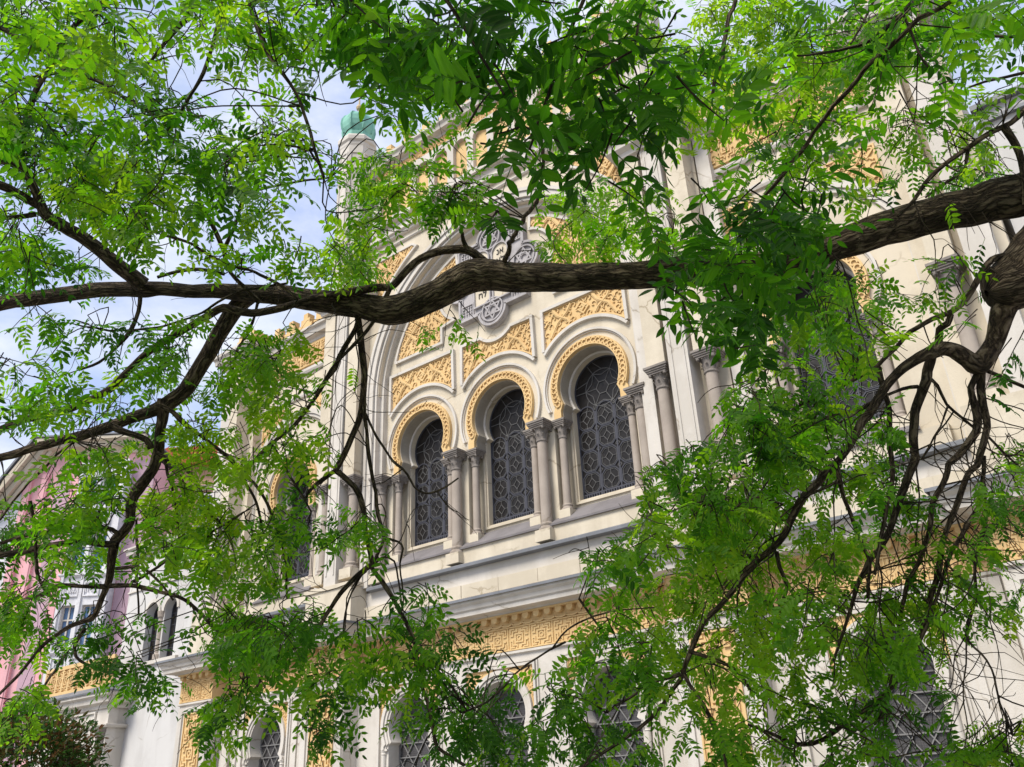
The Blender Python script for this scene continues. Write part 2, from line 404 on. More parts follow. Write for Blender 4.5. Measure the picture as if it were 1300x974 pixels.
for c in LW:
    m = MB()
    f = .87; q = [(c-f,-1.0),(c-f,2.27),(c+f,2.27),(c+f,-1.0)]
    m.ribbon(q, .05, -.51, -.44); m.ribbon([(c-f-.06,-1.0),(c-f-.06,2.33),(c+f+.06,2.33),(c+f+.06,-1.0)], .03, -.485, -.44)
    A = shoe(c,1.42,.79,.72,.76,.98); B = shoe(c,1.42,.71,.63,.68,.98); m.band(A, B, -.525, -.44)
    A = shoe(c,1.42,.70,.62,.67,.98); B = shoe(c,1.42,.645,.565,.64,.98); m.band(A, B, -.495, -.44)
    A = shoe(c,1.42,.64,.56,.635,.98); B = shoe(c,1.42,.597,.517,.597,.98); m.band(A, B, -.465, -.44)
    for s in (-1, 1):
        m.lathe(c+s*.715, -.47, [(.05,-1.0),(.05,.88),(.062,.90),(.05,.92),(.065,.97)], 12)
        m.box(min(c+s*.60, c+s*.78), max(c+s*.60, c+s*.78), -.50, -.44, .96, 1.0)
    m.build('arch_moulding', M['white'], SYN)
    for s in (-1, 1):
        poly = [(c+s*x, z) for x, z in [(.835,2.235),(.14,2.235)] + arc(0,1.42,.815,82,4,14) + [(.835,1.42)]]
        m = MB(); m.prism(poly, -.462, -.44); m.ribbon(poly, .025, -.478, -.455, True)
        for i in range(5):
            for j in range(7):
                cx, cz = c+s*(.80-.085*i), 2.19-.085*j
                for u in clip_runs([(cx-.03,cz),(cx,cz+.03),(cx+.03,cz),(cx,cz-.03),(cx-.03,cz)], poly, .02, .012): m.ribbon(u, .013, -.476, -.455)
        m.build('spandrel_panel', M['orange'], SYN)
# lower windows: guarded glass, iron frame, triangular grille
GL = shoe_hole(0, 1.42, .598, .518, .598, 1.0, .598, -.9)
m = MB(); m.prism(GL, -.115, -.10); lowwin = m.build('window', M['wire'], SYN)
m = MB(); m.ribbon(GL, .05, -.15, -.11, True); m.build('frame', M['grille'], lowwin)
m = MB()
for k in range(11): 
    for u in clip_runs([(-.7,-.8+k*.27),(.7,-.8+k*.27)], GL, .01): m.ribbon(u, .022, -.156, -.13)
for k in range(-8, 14):
    for d in (1, -1):
        x = k*.312 - .02
        for u in clip_runs([(x-d*2.0*.577*.5-d*.5, -.8-.2), (x+d*(3.2-1.0)*.577, -.8+3.0)], GL, .01): m.ribbon(u, .017, -.152 if d > 0 else -.148, -.128)
m.build('grille', M['grille'], lowwin)
lowwin.location.x = LW[0]
for c in LW[1:]: copy_tree(lowwin, SYN, c - LW[0])

# --- frieze, cornice
PATH = [(-10.5,.4)]
for (a, b) in PIER:
    PATH += ([(a,-.45)] if a > -10.5 else []) + [(a,-.85),(b,-.85)] + ([(b,-.45)] if b < 10.5 else [])
PATH += [(10.5,.4)]
m = MB(); m.sweep(PATH, [(.0,2.47),(.05,2.49),(.05,2.53),(.0,2.55)]); m.build('string_course', M['white'], SYN)
m = MB(); m.sweep(PATH, [(-.05,2.535),(.02,2.535),(.02,3.24),(-.05,3.24)])
segs = [(PATH[i], PATH[i+1]) for i in range(len(PATH)-1) if abs(PATH[i][1]-PATH[i+1][1]) < 1e-6]
for (x0,y),(x1,_) in segs:
    n = max(1, round((x1-x0)/.555)); w = (x1-x0)/n; yy = y-.02
    m.ribbon([(x0,2.56),(x1,2.56)], .025, yy-.025, yy+.005); m.ribbon([(x0,2.985),(x1,2.985)], .022, yy-.03, yy+.005)
    for k in range(n):
        tile_motif(m, x0+w*(k+.5), 2.772, w*.95, .40, yy, .02)
        if k: m.ribbon([(x0+w*k,2.565),(x0+w*k,2.98)], .016, yy-.022, yy+.005)
    nd = max(1, round((x1-x0)/.262)); wd = (x1-x0)/nd
    for k in range(nd):
        cx = x0+wd*(k+.5)
        # scalloped lambrequin and tongue-shaped dentils with hollow backs
        m.ribbon([(cx+wd*.5*math.cos(t), 3.055-.045*math.sin(t)) for t in [PI*i/8 for i in range(9)]], .022, yy-.05, yy+.005)
        m.prism([(cx-wd*.27,3.24),(cx-wd*.27,3.15)]+[(cx+wd*.27*math.cos(t), 3.15-.06*math.sin(t)) for t in [PI-PI*i/6 for i in range(1,6)]]+[(cx+wd*.27,3.15),(cx+wd*.27,3.24)][::1], yy-.11, yy+.005)
    m.box(x0, x1, yy-.135, yy+.005, 3.205, 3.238)
m.build('frieze', M['orange'], SYN)
m = MB(); m.sweep(PATH, [(-.05,3.242),(.15,3.242),(.17,3.27),(.38,3.29),(.38,3.37),(.42,3.40),(.44,3.47),(.50,3.52),(.50,3.575),(-.05,3.62)])
m.build('cornice', M['white'], SYN)
m = MB(); m.sweep(PATH, [(-.04,3.655),(.53,3.60),(.545,3.56),(.555,3.56),(.555,3.612),(-.04,3.67)])
m.build('cornice_capping', M['metal'], SYN)

# --- attic band and ledge below the big windows
m = MB()
for x0, x1 in ((-4.07,4.07),(-9.1,-5.48),(5.48,9.1)):
    m.box(x0, x1, -.388, .2, 3.6, 4.055); n = round((x1-x0)/1.02); w_ = (x1-x0)/n
    for k in range(n): m.box(x0+k*w_+.006, x0+(k+1)*w_-.006, -.40-.004*((k*7)%3), -.385, 3.6, 4.06)
for x0, x1 in ((-4.0,4.0),(-9.0,-5.5),(5.5,9.0)):
    n = int((x1-x0)/.055)
    for k in range(n): m.box(x0+k*.055, x0+k*.055+.025, -.415, -.39, 3.70, 3.79)     # comb of small flutes
m.build('attic_band', M['cream'], SYN)
m = MB()
for x0, x1 in ((-4.07,4.07),(-9.1,-5.48),(5.48,9.1)): m.box(x0,x1,-.33,.2,4.061,4.40)
m.build('attic_band', M['white'], SYN)
m = MB(); SP = [(-9.1,-.33),(-5.6,-.33)]
for x0, x1 in ((-3.88,3.88),(-9.1,-5.6),(5.6,9.1)):
    m.sweep([(x0,-.33),(x1,-.33)], [(-.1,4.395),(.12,4.395),(.16,4.41),(.16,4.47),(.11,4.50),(-.3,4.60),(-.4,4.55)])
m.build('ledge', M['metal'], SYN)

# --- upper wall with the five horseshoe openings
CZ = 7.85
holes = [shoe_hole(c, CZ, .77, .68, .74, 7.17, 1.0, 4.98) for c in MID+SIDE]
m = MB(); m.prism([(-9.1,3.7),(9.1,3.7),(9.1,12.6),(4.2,12.6),(4.2,14.1),(-4.2,14.1),(-4.2,12.6),(-9.1,12.6)], -.1, .22, holes)
m.build('upper_wall', M['cream'], SYN)
def upper_bay(c):
    m = MB(); m.prism([(c-1.08,4.9),(c+1.08,4.9),(c+1.08,8.9),(c-1.08,8.9)], .221, .42, [shoe_hole(c, CZ, .715, .60, .70, 7.38, .70, 5.42)])
    m.ribbon([(c-.76,7.40),(c-.76,5.36),(c+.76,5.36),(c+.76,7.40)], .05, .18, .23)
    m.build('window_jamb', M['cream'], SYN)
    m = MB(); A = shoe(c,CZ,.80,.69,.76,7.36); B = shoe(c,CZ,.712,.60,.70,7.36); m.band(A, B, .17, .225, .20)
    m.build('inner_moulding', M['white'], SYN)
    m = MB(); A = shoe(c,CZ,.769,.679,.739,7.172); B = shoe(c,CZ,.752,.660,.722,7.172); m.band(A, B, -.099, .219)
    m.build('arch_soffit', M['soffit'], SYN)
    m = MB(); A = shoe(c,CZ,.975,.90,.94,7.165); B = shoe(c,CZ,.772,.682,.742,7.165); m.band(A, B, -.15, -.09, -.175)
    for k in range(-2, 31):
        a = math.radians(-24 + k*7.6)
        if not -28 < -24+k*7.6 < 208: continue
        ox, oz = c+.872*math.cos(a), CZ+.872*math.sin(a)
        m.ribbon([(ox+.058*math.cos(a+t), oz+.058*math.sin(a+t)) for t in [i*PI*1.5/8-.8 for i in range(9)]], .026, -.195, -.15)
    m.ribbon(arc(c,CZ,.955,-22,202,40), .03, -.185, -.14); m.ribbon(arc(c,CZ,.79,-22,202,40), .026, -.20, -.15)
    m.build('archivolt', M['orange'], SYN)
    m = MB(); A = arc(c,CZ,1.175,-24,204,48); B = arc(c,CZ,1.125,-24,204,48); m.band(A, B, -.17, -.09)
    A = arc(c,CZ,1.12,-24,204,48); B = arc(c,CZ,1.095,-24,204,48); m.band(A, B, -.135, -.09)
    if c in MID: A = arc(c,CZ,1.47,41,139,30); B = arc(c,CZ,1.40,41,139,30); m.band(A, B, -.18, -.09)
    m.build('arch_moulding', M['white'], SYN)
    m = MB(); m.add([(c-1.18,-.33,4.90),(c+1.18,-.33,4.90),(c+1.0,.215,5.28),(c-1.0,.215,5.28),(c-1.18,-.33,4.86),(c+1.18,-.33,4.86),(c+1.0,.215,4.86),(c-1.0,.215,4.86)],
        [(0,1,2,3),(4,5,1,0),(5,6,2,1),(6,7,3,2),(7,4,0,3),(7,6,5,4)])
    m.build('window_sill', M['sill'], SYN)
for c in MID+SIDE: upper_bay(c)
m = MB(); m.box(-3.88,3.88,-.28,-.09,4.5,4.862); m.box(-8.9,-5.75,-.28,-.09,4.5,4.862); m.box(5.75,8.9,-.28,-.09,4.5,4.862)
m.build('sill_wall', M['cream'], SYN)
# leaded windows
UG = shoe_hole(0, CZ, .72, .605, .705, 7.38, .705, 5.42)
m = MB(); m.prism(UG, .40, .415); upwin = m.build('window', M['glass'], SYN)
m = MB(); m.ribbon(UG, .05, .36, .405, True)
for x in (-.235, .235): m.ribbon([(x,5.45),(x,7.35)], .032, .375, .402)
m.ribbon([(-.7,5.55),(.7,5.55)], .03, .374, .402)
for k in range(24): m.box(-.69+k*.06, -.66+k*.06, .372, .402, 5.44, 5.54)
CW = .47
for ci, cx in enumerate((-.47, 0, .47)):
    for r_ in range(4):
        zc = 5.78 + r_*.475; w, h, t = .205, .22, .09
        oct_ = [(cx-w+t,zc-h),(cx+w-t,zc-h),(cx+w,zc-h+t),(cx+w,zc+h-t),(cx+w-t,zc+h),(cx-w+t,zc+h),(cx-w,zc+h-t),(cx-w,zc-h+t)]
        if r_ == 3: oct_ = [(cx-w+t,zc-h),(cx+w-t,zc-h),(cx+w,zc-h+t),(cx+w,zc+.1)] + arc(cx,zc+.1,w,12,168,8) + [(cx-w,zc+.1),(cx-w,zc-h+t)]
        m.ribbon(oct_, .022, .378, .402, True)
m.build('frame', M['lead'], upwin)
m = MB()
for cx in (-.47, 0, .47):
    for r_ in range(4):
        zc = 5.78 + r_*.475
        m.ribbon([(cx-.09,zc),(cx,zc+.11),(cx+.09,zc),(cx,zc-.11)], .011, .384, .402, True)
        for q in ([(cx,zc+.11),(cx,zc+.21)],[(cx,zc-.11),(cx,zc-.21)],[(cx-.09,zc),(cx-.2,zc)],[(cx+.09,zc),(cx+.2,zc)]): m.ribbon(q, .009, .386, .402)
        w, h, t = .175, .19, .08
        m.ribbon([(cx-w+t,zc-h),(cx+w-t,zc-h),(cx+w,zc-h+t),(cx+w,zc+h-t),(cx+w-t,zc+h),(cx-w+t,zc+h),(cx-w,zc+h-t),(cx-w,zc-h+t)], .009, .387, .402, True)
        m.ribbon([(cx+.235,zc+.2375-.06),(cx+.235+.045,zc+.2375),(cx+.235,zc+.2375+.06),(cx+.235-.045,zc+.2375)], .010, .383, .402, True)
m.ribbon(arc(0,CZ,.43,0,360,30)[:-1], .015, .384, .402, True); m.ribbon(arc(0,CZ,.16,0,360,6)[:-1], .016, .384, .402, True)
for k in range(6):
    a = math.radians(60*k); b = math.radians(60*k+30)
    m.ribbon([(.43*math.cos(a),CZ+.43*math.sin(a)),(.30*math.cos(b),CZ+.30*math.sin(b)),(.43*math.cos(a+PI/3),CZ+.43*math.sin(a+PI/3))], .014, .386, .402)
    for u in clip_runs([(.16*math.cos(a),CZ+.16*math.sin(a)),(.75*math.cos(a),CZ+.75*math.sin(a))], UG, .02): m.ribbon(u, .013, .388, .402)
    for u in clip_runs([(.45*math.cos(b),CZ+.45*math.sin(b)),(.75*math.cos(b+.35),CZ+.75*math.sin(b+.35))], UG, .02): m.ribbon(u, .013, .389, .402)
m.build('leading', M['came'], upwin)
upwin.location.x = MID[0]
for c in (MID+SIDE)[1:]: copy_tree(upwin, SYN, c - MID[0])
# panels over the three windows
for i, c in enumerate(MID):
    bot = arc(c, CZ, 1.50, 44.2, 135.8, 26)
    if i == 1: top = [(c-1.075,9.86),(c-.78,9.86)] + [(c+.62*math.cos(math.radians(a)), 10.28+.62*math.sin(math.radians(a))) for a in range(-138,-41,8)] + [(c+.78,9.86),(c+1.075,9.86)]
    else: top = [(c-1.075,9.86),(c+1.075,9.86)]
    poly = bot + top
    relief_panel(poly, -.115, parent=SYN, seed=i+1)
    m = MB(); out = [(c-1.09,8.86)] + [(p[0]*1.0, p[1]+.05) for p in top] + [(c+1.09,8.86)]
    m.ribbon(out, .075, -.19, -.09); m.build('panel_frame', M['white'], SYN)
# --- tympanum: side panels and the stone rosette
MZ = 11.54
sidep = [(1.74,10.28),(3.36,10.28)] + arc(0,9.4,3.50,15,70,22) + [(1.17,12.32)] + arc(1.0,MZ,.80,77,-70,16) + [(1.74,10.72)]
for poly, sd in ((sidep, 5), (mirror(sidep), 6)):
    relief_panel(poly, -.115, parent=SYN, seed=sd, strap=.08)
    m = MB(); m.ribbon(poly, .07, -.17, -.09, True); m.build('panel_frame', M['white'], SYN)
def lobed(s, off, r):
    p = []
    for q in range(4):
        a0 = 90*q; ca, sa = math.cos(math.radians(a0)), math.sin(math.radians(a0))
        loc = [(s, -s), (s, -r)] + arc(off, 0, r, -90, 90, 16) + [(s, r)]
        p += [(x*ca - z*sa, MZ + x*sa + z*ca) for x, z in loc]
    return p
m = MB(); L0 = lobed(1.06, 1.06, .42); m.prism(L0, -.20, -.09); 
medal = m.build('medallion', M['grey'], SYN)
m = MB(); m.ribbon([(x*.965, MZ+(z-MZ)*.965) for x, z in L0], .06, -.27, -.19, True); m.ribbon([(x*.90, MZ+(z-MZ)*.90) for x, z in L0], .022, -.235, -.19, True)
def star(m, cx, cz, r, w, y0, y1):
    for o in (90, 270): m.ribbon([(cx+r*math.cos(math.radians(o+120*k)), cz+r*math.sin(math.radians(o+120*k))) for k in range(3)], w, y0-(.003 if o == 90 else 0), y1, True)
for q in range(4):
    a = math.radians(90*q); cx, cz = 1.02*math.cos(a), MZ+1.02*math.sin(a)
    m.ribbon(arc(cx,cz,.31,0,360,28)[:-1], .035, -.255, -.19, True); star(m, cx, cz, .25, .038, -.25, -.19)
    m.ribbon(arc(cx,cz,.10,0,360,12)[:-1], .02, -.24, -.19, True)
    ca, sa = math.cos(a), math.sin(a)
    # corner fields of small bosses inside a right-angle frame
    kx, kz = .80*(ca-sa), .80*(sa+ca)
    m.ribbon([(kx+.19*u, MZ+kz+.19*v) for u, v in ((-1,-1),(1,-1),(1,1),(-1,1))], .03, -.24, -.19, True)
    for i in range(4):
        for j in range(4):
            bx, bz = kx-.12+.08*i, MZ+kz-.12+.08*j; m.prism([(bx-.025,bz),(bx,bz-.025),(bx+.025,bz),(bx,bz+.025)], -.235, -.19)
m.build('tracery', M['grey'], medal)
def text_mesh(body, size, depth):
    cu = bpy.data.curves.new('letters', 'FONT'); cu.body = body; cu.size = size; cu.extrude = depth; cu.align_x = 'CENTER'
    t = bpy.data.objects.new('letters', cu); COL.objects.link(t)
    dg = bpy.context.evaluated_depsgraph_get(); me = bpy.data.meshes.new_from_object(t.evaluated_get(dg))
    bpy.data.objects.remove(t); return me
for s, rows in ((1, ['\u05d0\u05e0', '\u05dc\u05d0', '\u05dc\u05ea', '\u05d6\u05db', '\u05db\u05d1']), (-1, ['\u05dc\u05e8', '\u05dc\u05e0', '\u05dc\u05d2', '\u05dc\u05e2', '\u05dc\u05d7'])):
    cx = s*.30; q = [(cx-.25,MZ-.80),(cx+.25,MZ-.80)] + arc(cx,MZ+.50,.25,0,180,16)
    m = MB(); m.prism(q, -.225, -.19); tb = m.build('tablet', M['cream'], SYN)
    m = MB(); m.ribbon(q, .035, -.265, -.19, True); m.build('rim', M['grey'], tb)
    for k, body in enumerate(rows):
        me = text_mesh(body[::-1], .23, .01); me.materials.clear(); me.materials.append(M['ink'])
        o = bpy.data.objects.new('letters', me); COL.objects.link(o); o.parent = tb
        o.rotation_euler = (PI/2, 0, 0); o.location = (cx, -.232, MZ+.44-.255*k+CAMH)
# --- the great arch
m = MB(); m.prism([(4.2,9.4),(4.2,14.1),(-4.2,14.1),(-4.2,9.4)] + arc(0,9.4,3.78,180,0,48), -.36, -.09)
m.build('arch_wall', M['cream'], SYN)
m = MB()
for ra, rb, y in ((3.70,3.80,-.25),(3.80,3.86,-.40),(3.88,4.02,-.46),(4.03,4.12,-.50)):
    m.band(arc(0,9.4,rb,0,180,60), arc(0,9.4,ra,0,180,60), y, -.08)
    for s in (-1, 1): m.box(min(s*ra,s*rb), max(s*ra,s*rb), y, -.08, 4.5, 9.4)
m.build('great_arch', M['white'], SYN)
tri = [(3.98,13.5),(2.55,13.5)] + arc(0,9.4,4.66,59,32,14) + [(3.98,11.85)]
for poly, sd in ((tri, 8), (mirror(tri), 9)):
    relief_panel(poly, -.375, parent=SYN, seed=sd)
    m = MB(); m.ribbon(poly, .06, -.43, -.35, True); m.build('panel_frame', M['white'], SYN)
m = MB()
for z0, z1, o in ((13.78,13.84,.07),(14.02,14.1,.10),(14.1,14.22,.16)): m.sweep([(-4.2,-.36),(4.2,-.36)], [(-.1,z0),(o*.6,z0),(o,z0+.03),(o,z1),(-.1,z1+.001)])
m.build('string_course', M['white'], SYN)
# attic over the arch: blind arcade, cornice, stepped crenels
m = MB(); m.box(-4.2,4.2,-.36,.2,14.2,16.9); m.build('attic_wall', M['white'], SYN)
m = MB(); hs = []; pitch = .70
for k in range(11):
    cx = (k-5)*pitch; hs.append([(cx-.24,14.75),(cx+.24,14.75),(cx+.24,15.75)] + arc(cx,15.75,.24,0,180,10)[1:-1] + [(cx-.24,15.75)])
m.prism([(-4.0,14.6),(4.0,14.6),(4.0,16.2),(-4.0,16.2)], -.50, -.36, hs); m.build('blind_arcade', M['white'], SYN)
m = MB()
for h in hs: m.prism([(x+(sum(p[0] for p in h)/len(h)-x)*.02, z) for x, z in h], -.385, -.355)
m.box(-4.05,4.05,-.43,-.35,16.25,16.55)
for k in range(20): tile_motif(m, -3.86+k*.406, 16.4, .39, .28, -.43, .025)
m.build('attic_frieze', M['orange'], SYN)
m = MB(); m.sweep([(-4.25,.2),(-4.25,-.36),(4.25,-.36),(4.25,.2)], [(-.1,16.56),(.08,16.56),(.1,16.62),(.26,16.66),(.28,16.76),(.34,16.82),(.34,16.9),(-.1,16.95)])
m.build('cornice', M['white'], SYN)
def merlon(m, cx, z, w, h, y0, y1):
    s = w/2
    m.prism([(cx-s,z),(cx+s,z),(cx+s,z+h*.34),(cx+s*.66,z+h*.34),(cx+s*.66,z+h*.67),(cx+s*.33,z+h*.67),(cx+s*.33,z+h),(cx-s*.33,z+h),(cx-s*.33,z+h*.67),(cx-s*.66,z+h*.67),(cx-s*.66,z+h*.34),(cx-s,z+h*.34)], y0, y1)
m = MB(); m.box(-4.1,4.1,-.3,.0,16.9,17.12)
for k in range(11): merlon(m, (k-5)*.74, 17.12, .62, .55, -.28, -.02)
m.build('crenellation', M['orange'], SYN)

# --- columns
def make_column(r, z0, z1, name='column'):
    """shaft with base and leafy capital, axis at local origin; z0 plinth foot, z1 abacus top"""
    ch = .44 if r > .1 else .40; bh = .27 if r > .1 else .21
    m = MB(); m.lathe(0, 0, [(r*1.03, z0+bh-.01),(r, z0+bh+.15),(r*.93, z1-ch+.01)], 20); c = m.build(name, M['stone'], SYN, smooth=True)
    m = MB(); zt = z1-ch; a = r*1.62
    m.lathe(0, 0, [(r*.95,zt-.02),(r*1.12,zt),(r*1.12,zt+.03),(r*.96,zt+.045),(r*1.0,zt+ch*.25),(r*1.2,zt+ch*.55),(r*1.5,zt+ch*.70)], 16)
    for k, (w, za, zb) in enumerate(((1.55,.64,.72),(1.72,.725,.80),(1.88,.805,.89),(2.05,.895,1.0))): m.box(-r*w, r*w, -r*w, r*w, zt+ch*za, zt+ch*zb)
    for tier, (zz, rr, hh, n, off) in enumerate(((.06,1.0,.30,8,0),(.30,1.05,.34,8,.39))):
        for k in range(n):
            t = 2*PI*k/n+off; ca, sa = math.cos(t), math.sin(t); w = r*.30
            prof = [(rr*r*1.0,0,1.0),(rr*r*1.10,.45,1.1),(rr*r*1.32,.85,.8),(rr*r*1.52,.92,.5),(rr*r*1.50,.78,.3)]
            vs = []
            for (q, hz, ww) in prof:
                for s_ in (-1, 0, 1): vs.append((q*ca - s_*w*ww*sa - (0 if s_ == 0 else .012)*ca, q*sa + s_*w*ww*ca - (0 if s_ == 0 else .012)*sa, zt+ch*(zz+hh*hz)))
            fs = [(i*3+j, i*3+j+1, i*3+j+4, i*3+j+3) for i in range(4) for j in range(2)]
            m.add(vs, fs)
    for sx in (-1, 1):
        for sy in (-1, 1): m.lathe(sx*r*1.28, sy*r*1.28, [(.001,zt+ch*.52),(r*.28,zt+ch*.56),(r*.32,zt+ch*.63),(r*.2,zt+ch*.69)], 8)
    m.build('capital', M['capital'], c)
    m = MB(); m.lathe(0, 0, [(r*1.48,z0+bh*.34),(r*1.55,z0+bh*.43),(r*1.48,z0+bh*.54),(r*1.2,z0+bh*.60),(r*1.16,z0+bh*.70),(r*1.28,z0+bh*.78),(r*1.26,z0+bh*.88),(r*1.05,z0+bh*.95),(r*1.03,z0+bh)], 20)
    m.build('base', M['stone'], c, smooth=True)
    m = MB(); m.box(-r*1.62, r*1.62, -r*1.62, r*1.62, z0-r*1.2, z0+bh*.36); m.build('plinth', M['cream'], c)
    return c
big = make_column(.115, 4.70, 7.17); slim = make_column(.086, 5.12, 7.17); tall = make_column(.122, 4.90, 7.27)
big.location = (-3.68, -.26, 0); slim.location = (-3.32, -.02, 0); tall.location = (-4.35, -.56, 0)
for x in (-1.225, 1.225, 3.68): copy_tree(big, SYN, x+3.68)
for x in (-1.60, -.85, .85, 1.60, 3.32): copy_tree(slim, SYN, x+3.32)
for c in SIDE:
    for s in (-1, 1): copy_tree(slim, SYN, c+s*.88+3.32)
for x, y in ((4.35,-.56),(-5.36,-.56),(5.36,-.56),(-9.55,-.62),(9.55,-.62)): copy_tree(tall, SYN, x+4.35, y+.56)
# blocks carried by the window columns, up to the horseshoe feet
# --- corner piers, turrets
for s in (-1, 1):
    def B(m, a, b, *r): m.box(min(s*a,s*b), max(s*a,s*b), *r)
    m = MB(); B(m, 4.13, 5.62, -.32, .2, 3.6, 13.0); B(m, 4.16, 4.56, -.76, -.31, 7.275, 12.3); B(m, 5.16, 5.56, -.76, -.31, 7.275, 12.3)
    B(m, 4.04, 5.66, -.80, -.30, 3.62, 4.62); B(m, 4.0, 5.7, -.84, -.30, 4.55, 4.64)
    m.build('corner_pier', M['cream'], SYN)
    m = MB(); B(m, 4.64, 5.06, -.78, -.31, 4.64, 12.3); B(m, 4.70, 4.74, -.80, -.77, 4.9, 12.1); B(m, 4.96, 5.0, -.80, -.77, 4.9, 12.1)
    m.build('pilaster_strip', M['white'], SYN)
    m = MB(); B(m, 5.66, 5.95, -.34, -.09, 4.5, 12.3)
    m.build('pilaster_strip', M['white'], SYN)
    m = MB(); q = [(4.1,-.32),(4.1,-.78),(5.62,-.78),(5.62,-.32)]
    q = q if s > 0 else [(-x, y) for x, y in reversed(q)]
    m.sweep(q, [(-.1,12.3),(.06,12.3),(.08,12.4),(.2,12.46),(.22,12.6),(.3,12.66),(.3,12.76),(-.1,12.9)]); m.build('cornice', M['white'], SYN)
    AP = .49; R8 = AP/math.cos(PI/8); cx, cy = s*4.86, -.5
    m = MB(); m.lathe(cx, cy, [(R8,12.8),(R8,17.95)], 8, True, PI/8)
    for k in range(8):
        a = 2*PI*k/8; ca, sa = math.cos(a), math.sin(a)
        for w0, w1, z0, z1 in ((-.17,-.13,13.4,17.5),(.13,.17,13.4,17.5),(-.17,.17,17.5,17.55),(-.17,.17,13.35,13.4)):
            vs = []
            for z in (z0, z1):
                for w, q in ((w0,AP-.01),(w1,AP-.01),(w1,AP+.03),(w0,AP+.03)): vs.append((cx+q*ca-w*sa, cy+q*sa+w*ca, z))
            m.add(vs, [(0,1,2,3),(7,6,5,4),(0,4,5,1),(1,5,6,2),(2,6,7,3),(3,7,4,0)])
    tur = m.build('turret', M['white'], SYN)
    m = MB(); m.lathe(cx, cy, [(R8,17.8),(R8*1.04,17.86),(R8*1.05,17.95),(R8*1.16,18.0),(R8*1.18,18.12),(R8*1.1,18.2),(R8*.8,18.24)], 8, True, PI/8); m.build('cornice', M['white'], tur)
    dp = [(.45,18.22),(.45,18.46),(.415,18.49),(.44,18.54),(.51,18.68),(.54,18.86),(.52,19.05),(.44,19.20),(.30,19.31),(.14,19.37),(.08,19.45),(.035,19.52)]
    m = MB(); m.lathe(cx, cy, dp, 8, True, PI/8)
    for k in range(8):
        a = 2*PI*k/8+PI/8; ca, sa = math.cos(a), math.sin(a); vs = []
        for r_, z in dp[3:10]:
            for w, e in ((-.03,-.01),(-.02,.03),(.02,.03),(.03,-.01)): vs.append((cx+(r_+e)*ca-w*sa, cy+(r_+e)*sa+w*ca, z))
        m.add(vs, [(i*4+j, i*4+j+1, i*4+j+5, i*4+j+4) for i in range(6) for j in range(3)])
    m.build('dome', M['copper'], tur)
    m = MB(); m.lathe(cx, cy, [(.03,19.4),(.03,19.62),(.08,19.66),(.10,19.73),(.08,19.80),(.03,19.84),(.015,20.35),(.001,20.37)], 12); m.build('finial', M['gold'], tur)
# --- side bays: outer arch, spandrels, parapet
for c in SIDE:
    m = MB()
    for ra, rb, y in ((1.72,1.80,-.16),(1.81,1.95,-.20)):
        m.band(arc(c,8.2,rb,0,180,48), arc(c,8.2,ra,0,180,48), y, -.09)
        for s in (-1, 1): m.box(min(c+s*ra,c+s*rb), max(c+s*ra,c+s*rb), y, -.09, 4.6, 8.2)
    m.build('arch_moulding', M['white'], SYN)
    for s in (-1, 1):
        X = 1.62
        poly = [(c+s*x, z) for x, z in [(X,10.4),(.72,10.4)] + arc(0,8.2,2.06,66,40,8) + [(X,9.55)]]
        relief_panel(poly, -.12, 'spandrel_panel', SYN, seed=int(c*3+s)+40)
    a, b = (5.62, 9.1) if c > 0 else (-9.1, -5.62)
    m = MB(); m.box(a, b, -.17, -.09, 11.5, 12.2)
    n = 8; w = (b-a)/n
    for k in range(n): tile_motif(m, a+w*(k+.5), 11.85, w*.94, .6, -.17, .03)
    m.build('frieze', M['orange'], SYN)
    m = MB(); m.sweep([(a,-.1),(b,-.1)], [(-.1,12.22),(.06,12.22),(.08,12.3),(.22,12.36),(.25,12.5),(.32,12.55),(.32,12.62),(-.1,12.68)])
    m.sweep([(a,-.1),(b,-.1)], [(-.05,11.28),(.06,11.28),(.09,11.34),(.09,11.42),(-.05,11.45)])
    m.sweep([(a,-.1),(b,-.1)], [(-.05,10.55),(.05,10.55),(.07,10.60),(.07,10.66),(-.05,10.7)])
    m.build('cornice', M['white'], SYN)
    m = MB(); m.box(a, b, -.12, .2, 12.62, 12.85)
    for k in range(5): merlon(m, a+(b-a)*(k+.5)/5, 12.85, .60, .55, -.10, .15)
    m.build('crenellation', M['orange'], SYN)
for s in (-1, 1):
    def B(m, a, b, *r): m.box(min(s*a,s*b), max(s*a,s*b), *r)
    m = MB(); B(m, 9.1, 10.45, -.36, .2, 3.6, 12.6); B(m, 9.2, 10.4, -.86, -.35, 3.62, 4.84); B(m, 9.36, 9.74, -.80, -.35, 7.275, 12.1)
    m.build('corner_pier', M['cream'], SYN)
    m = MB(); B(m, 9.86, 10.3, -.72, -.35, 4.84, 12.3); m.build('pilaster_strip', M['white'], SYN)
    m = MB(); q = [(9.1,.2),(9.1,-.72),(10.45,-.72),(10.45,.2)]; q = q if s > 0 else [(-x, y) for x, y in reversed(q)]
    m.sweep(q, [(-.1,12.3),(.06,12.3),(.08,12.4),(.2,12.46),(.22,12.6),(.28,12.66),(.28,12.76),(-.1,12.9)]); m.build('cornice', M['white'], SYN)
    m = MB(); B(m, 9.2, 10.4, -.5, .2, 12.8, 13.0)
    for k in range(2): merlon(m, s*(9.5+k*.6), 13.0, .5, .5, -.48, .1)
    m.build('crenellation', M['orange'], SYN)
m = MB(); m.box(-10.4,10.4,.6,15,-1.7,12.4); m.box(-4.2,4.2,.21,15,12.4,16.7); m.build('rear_block', M['cream'], SYN)

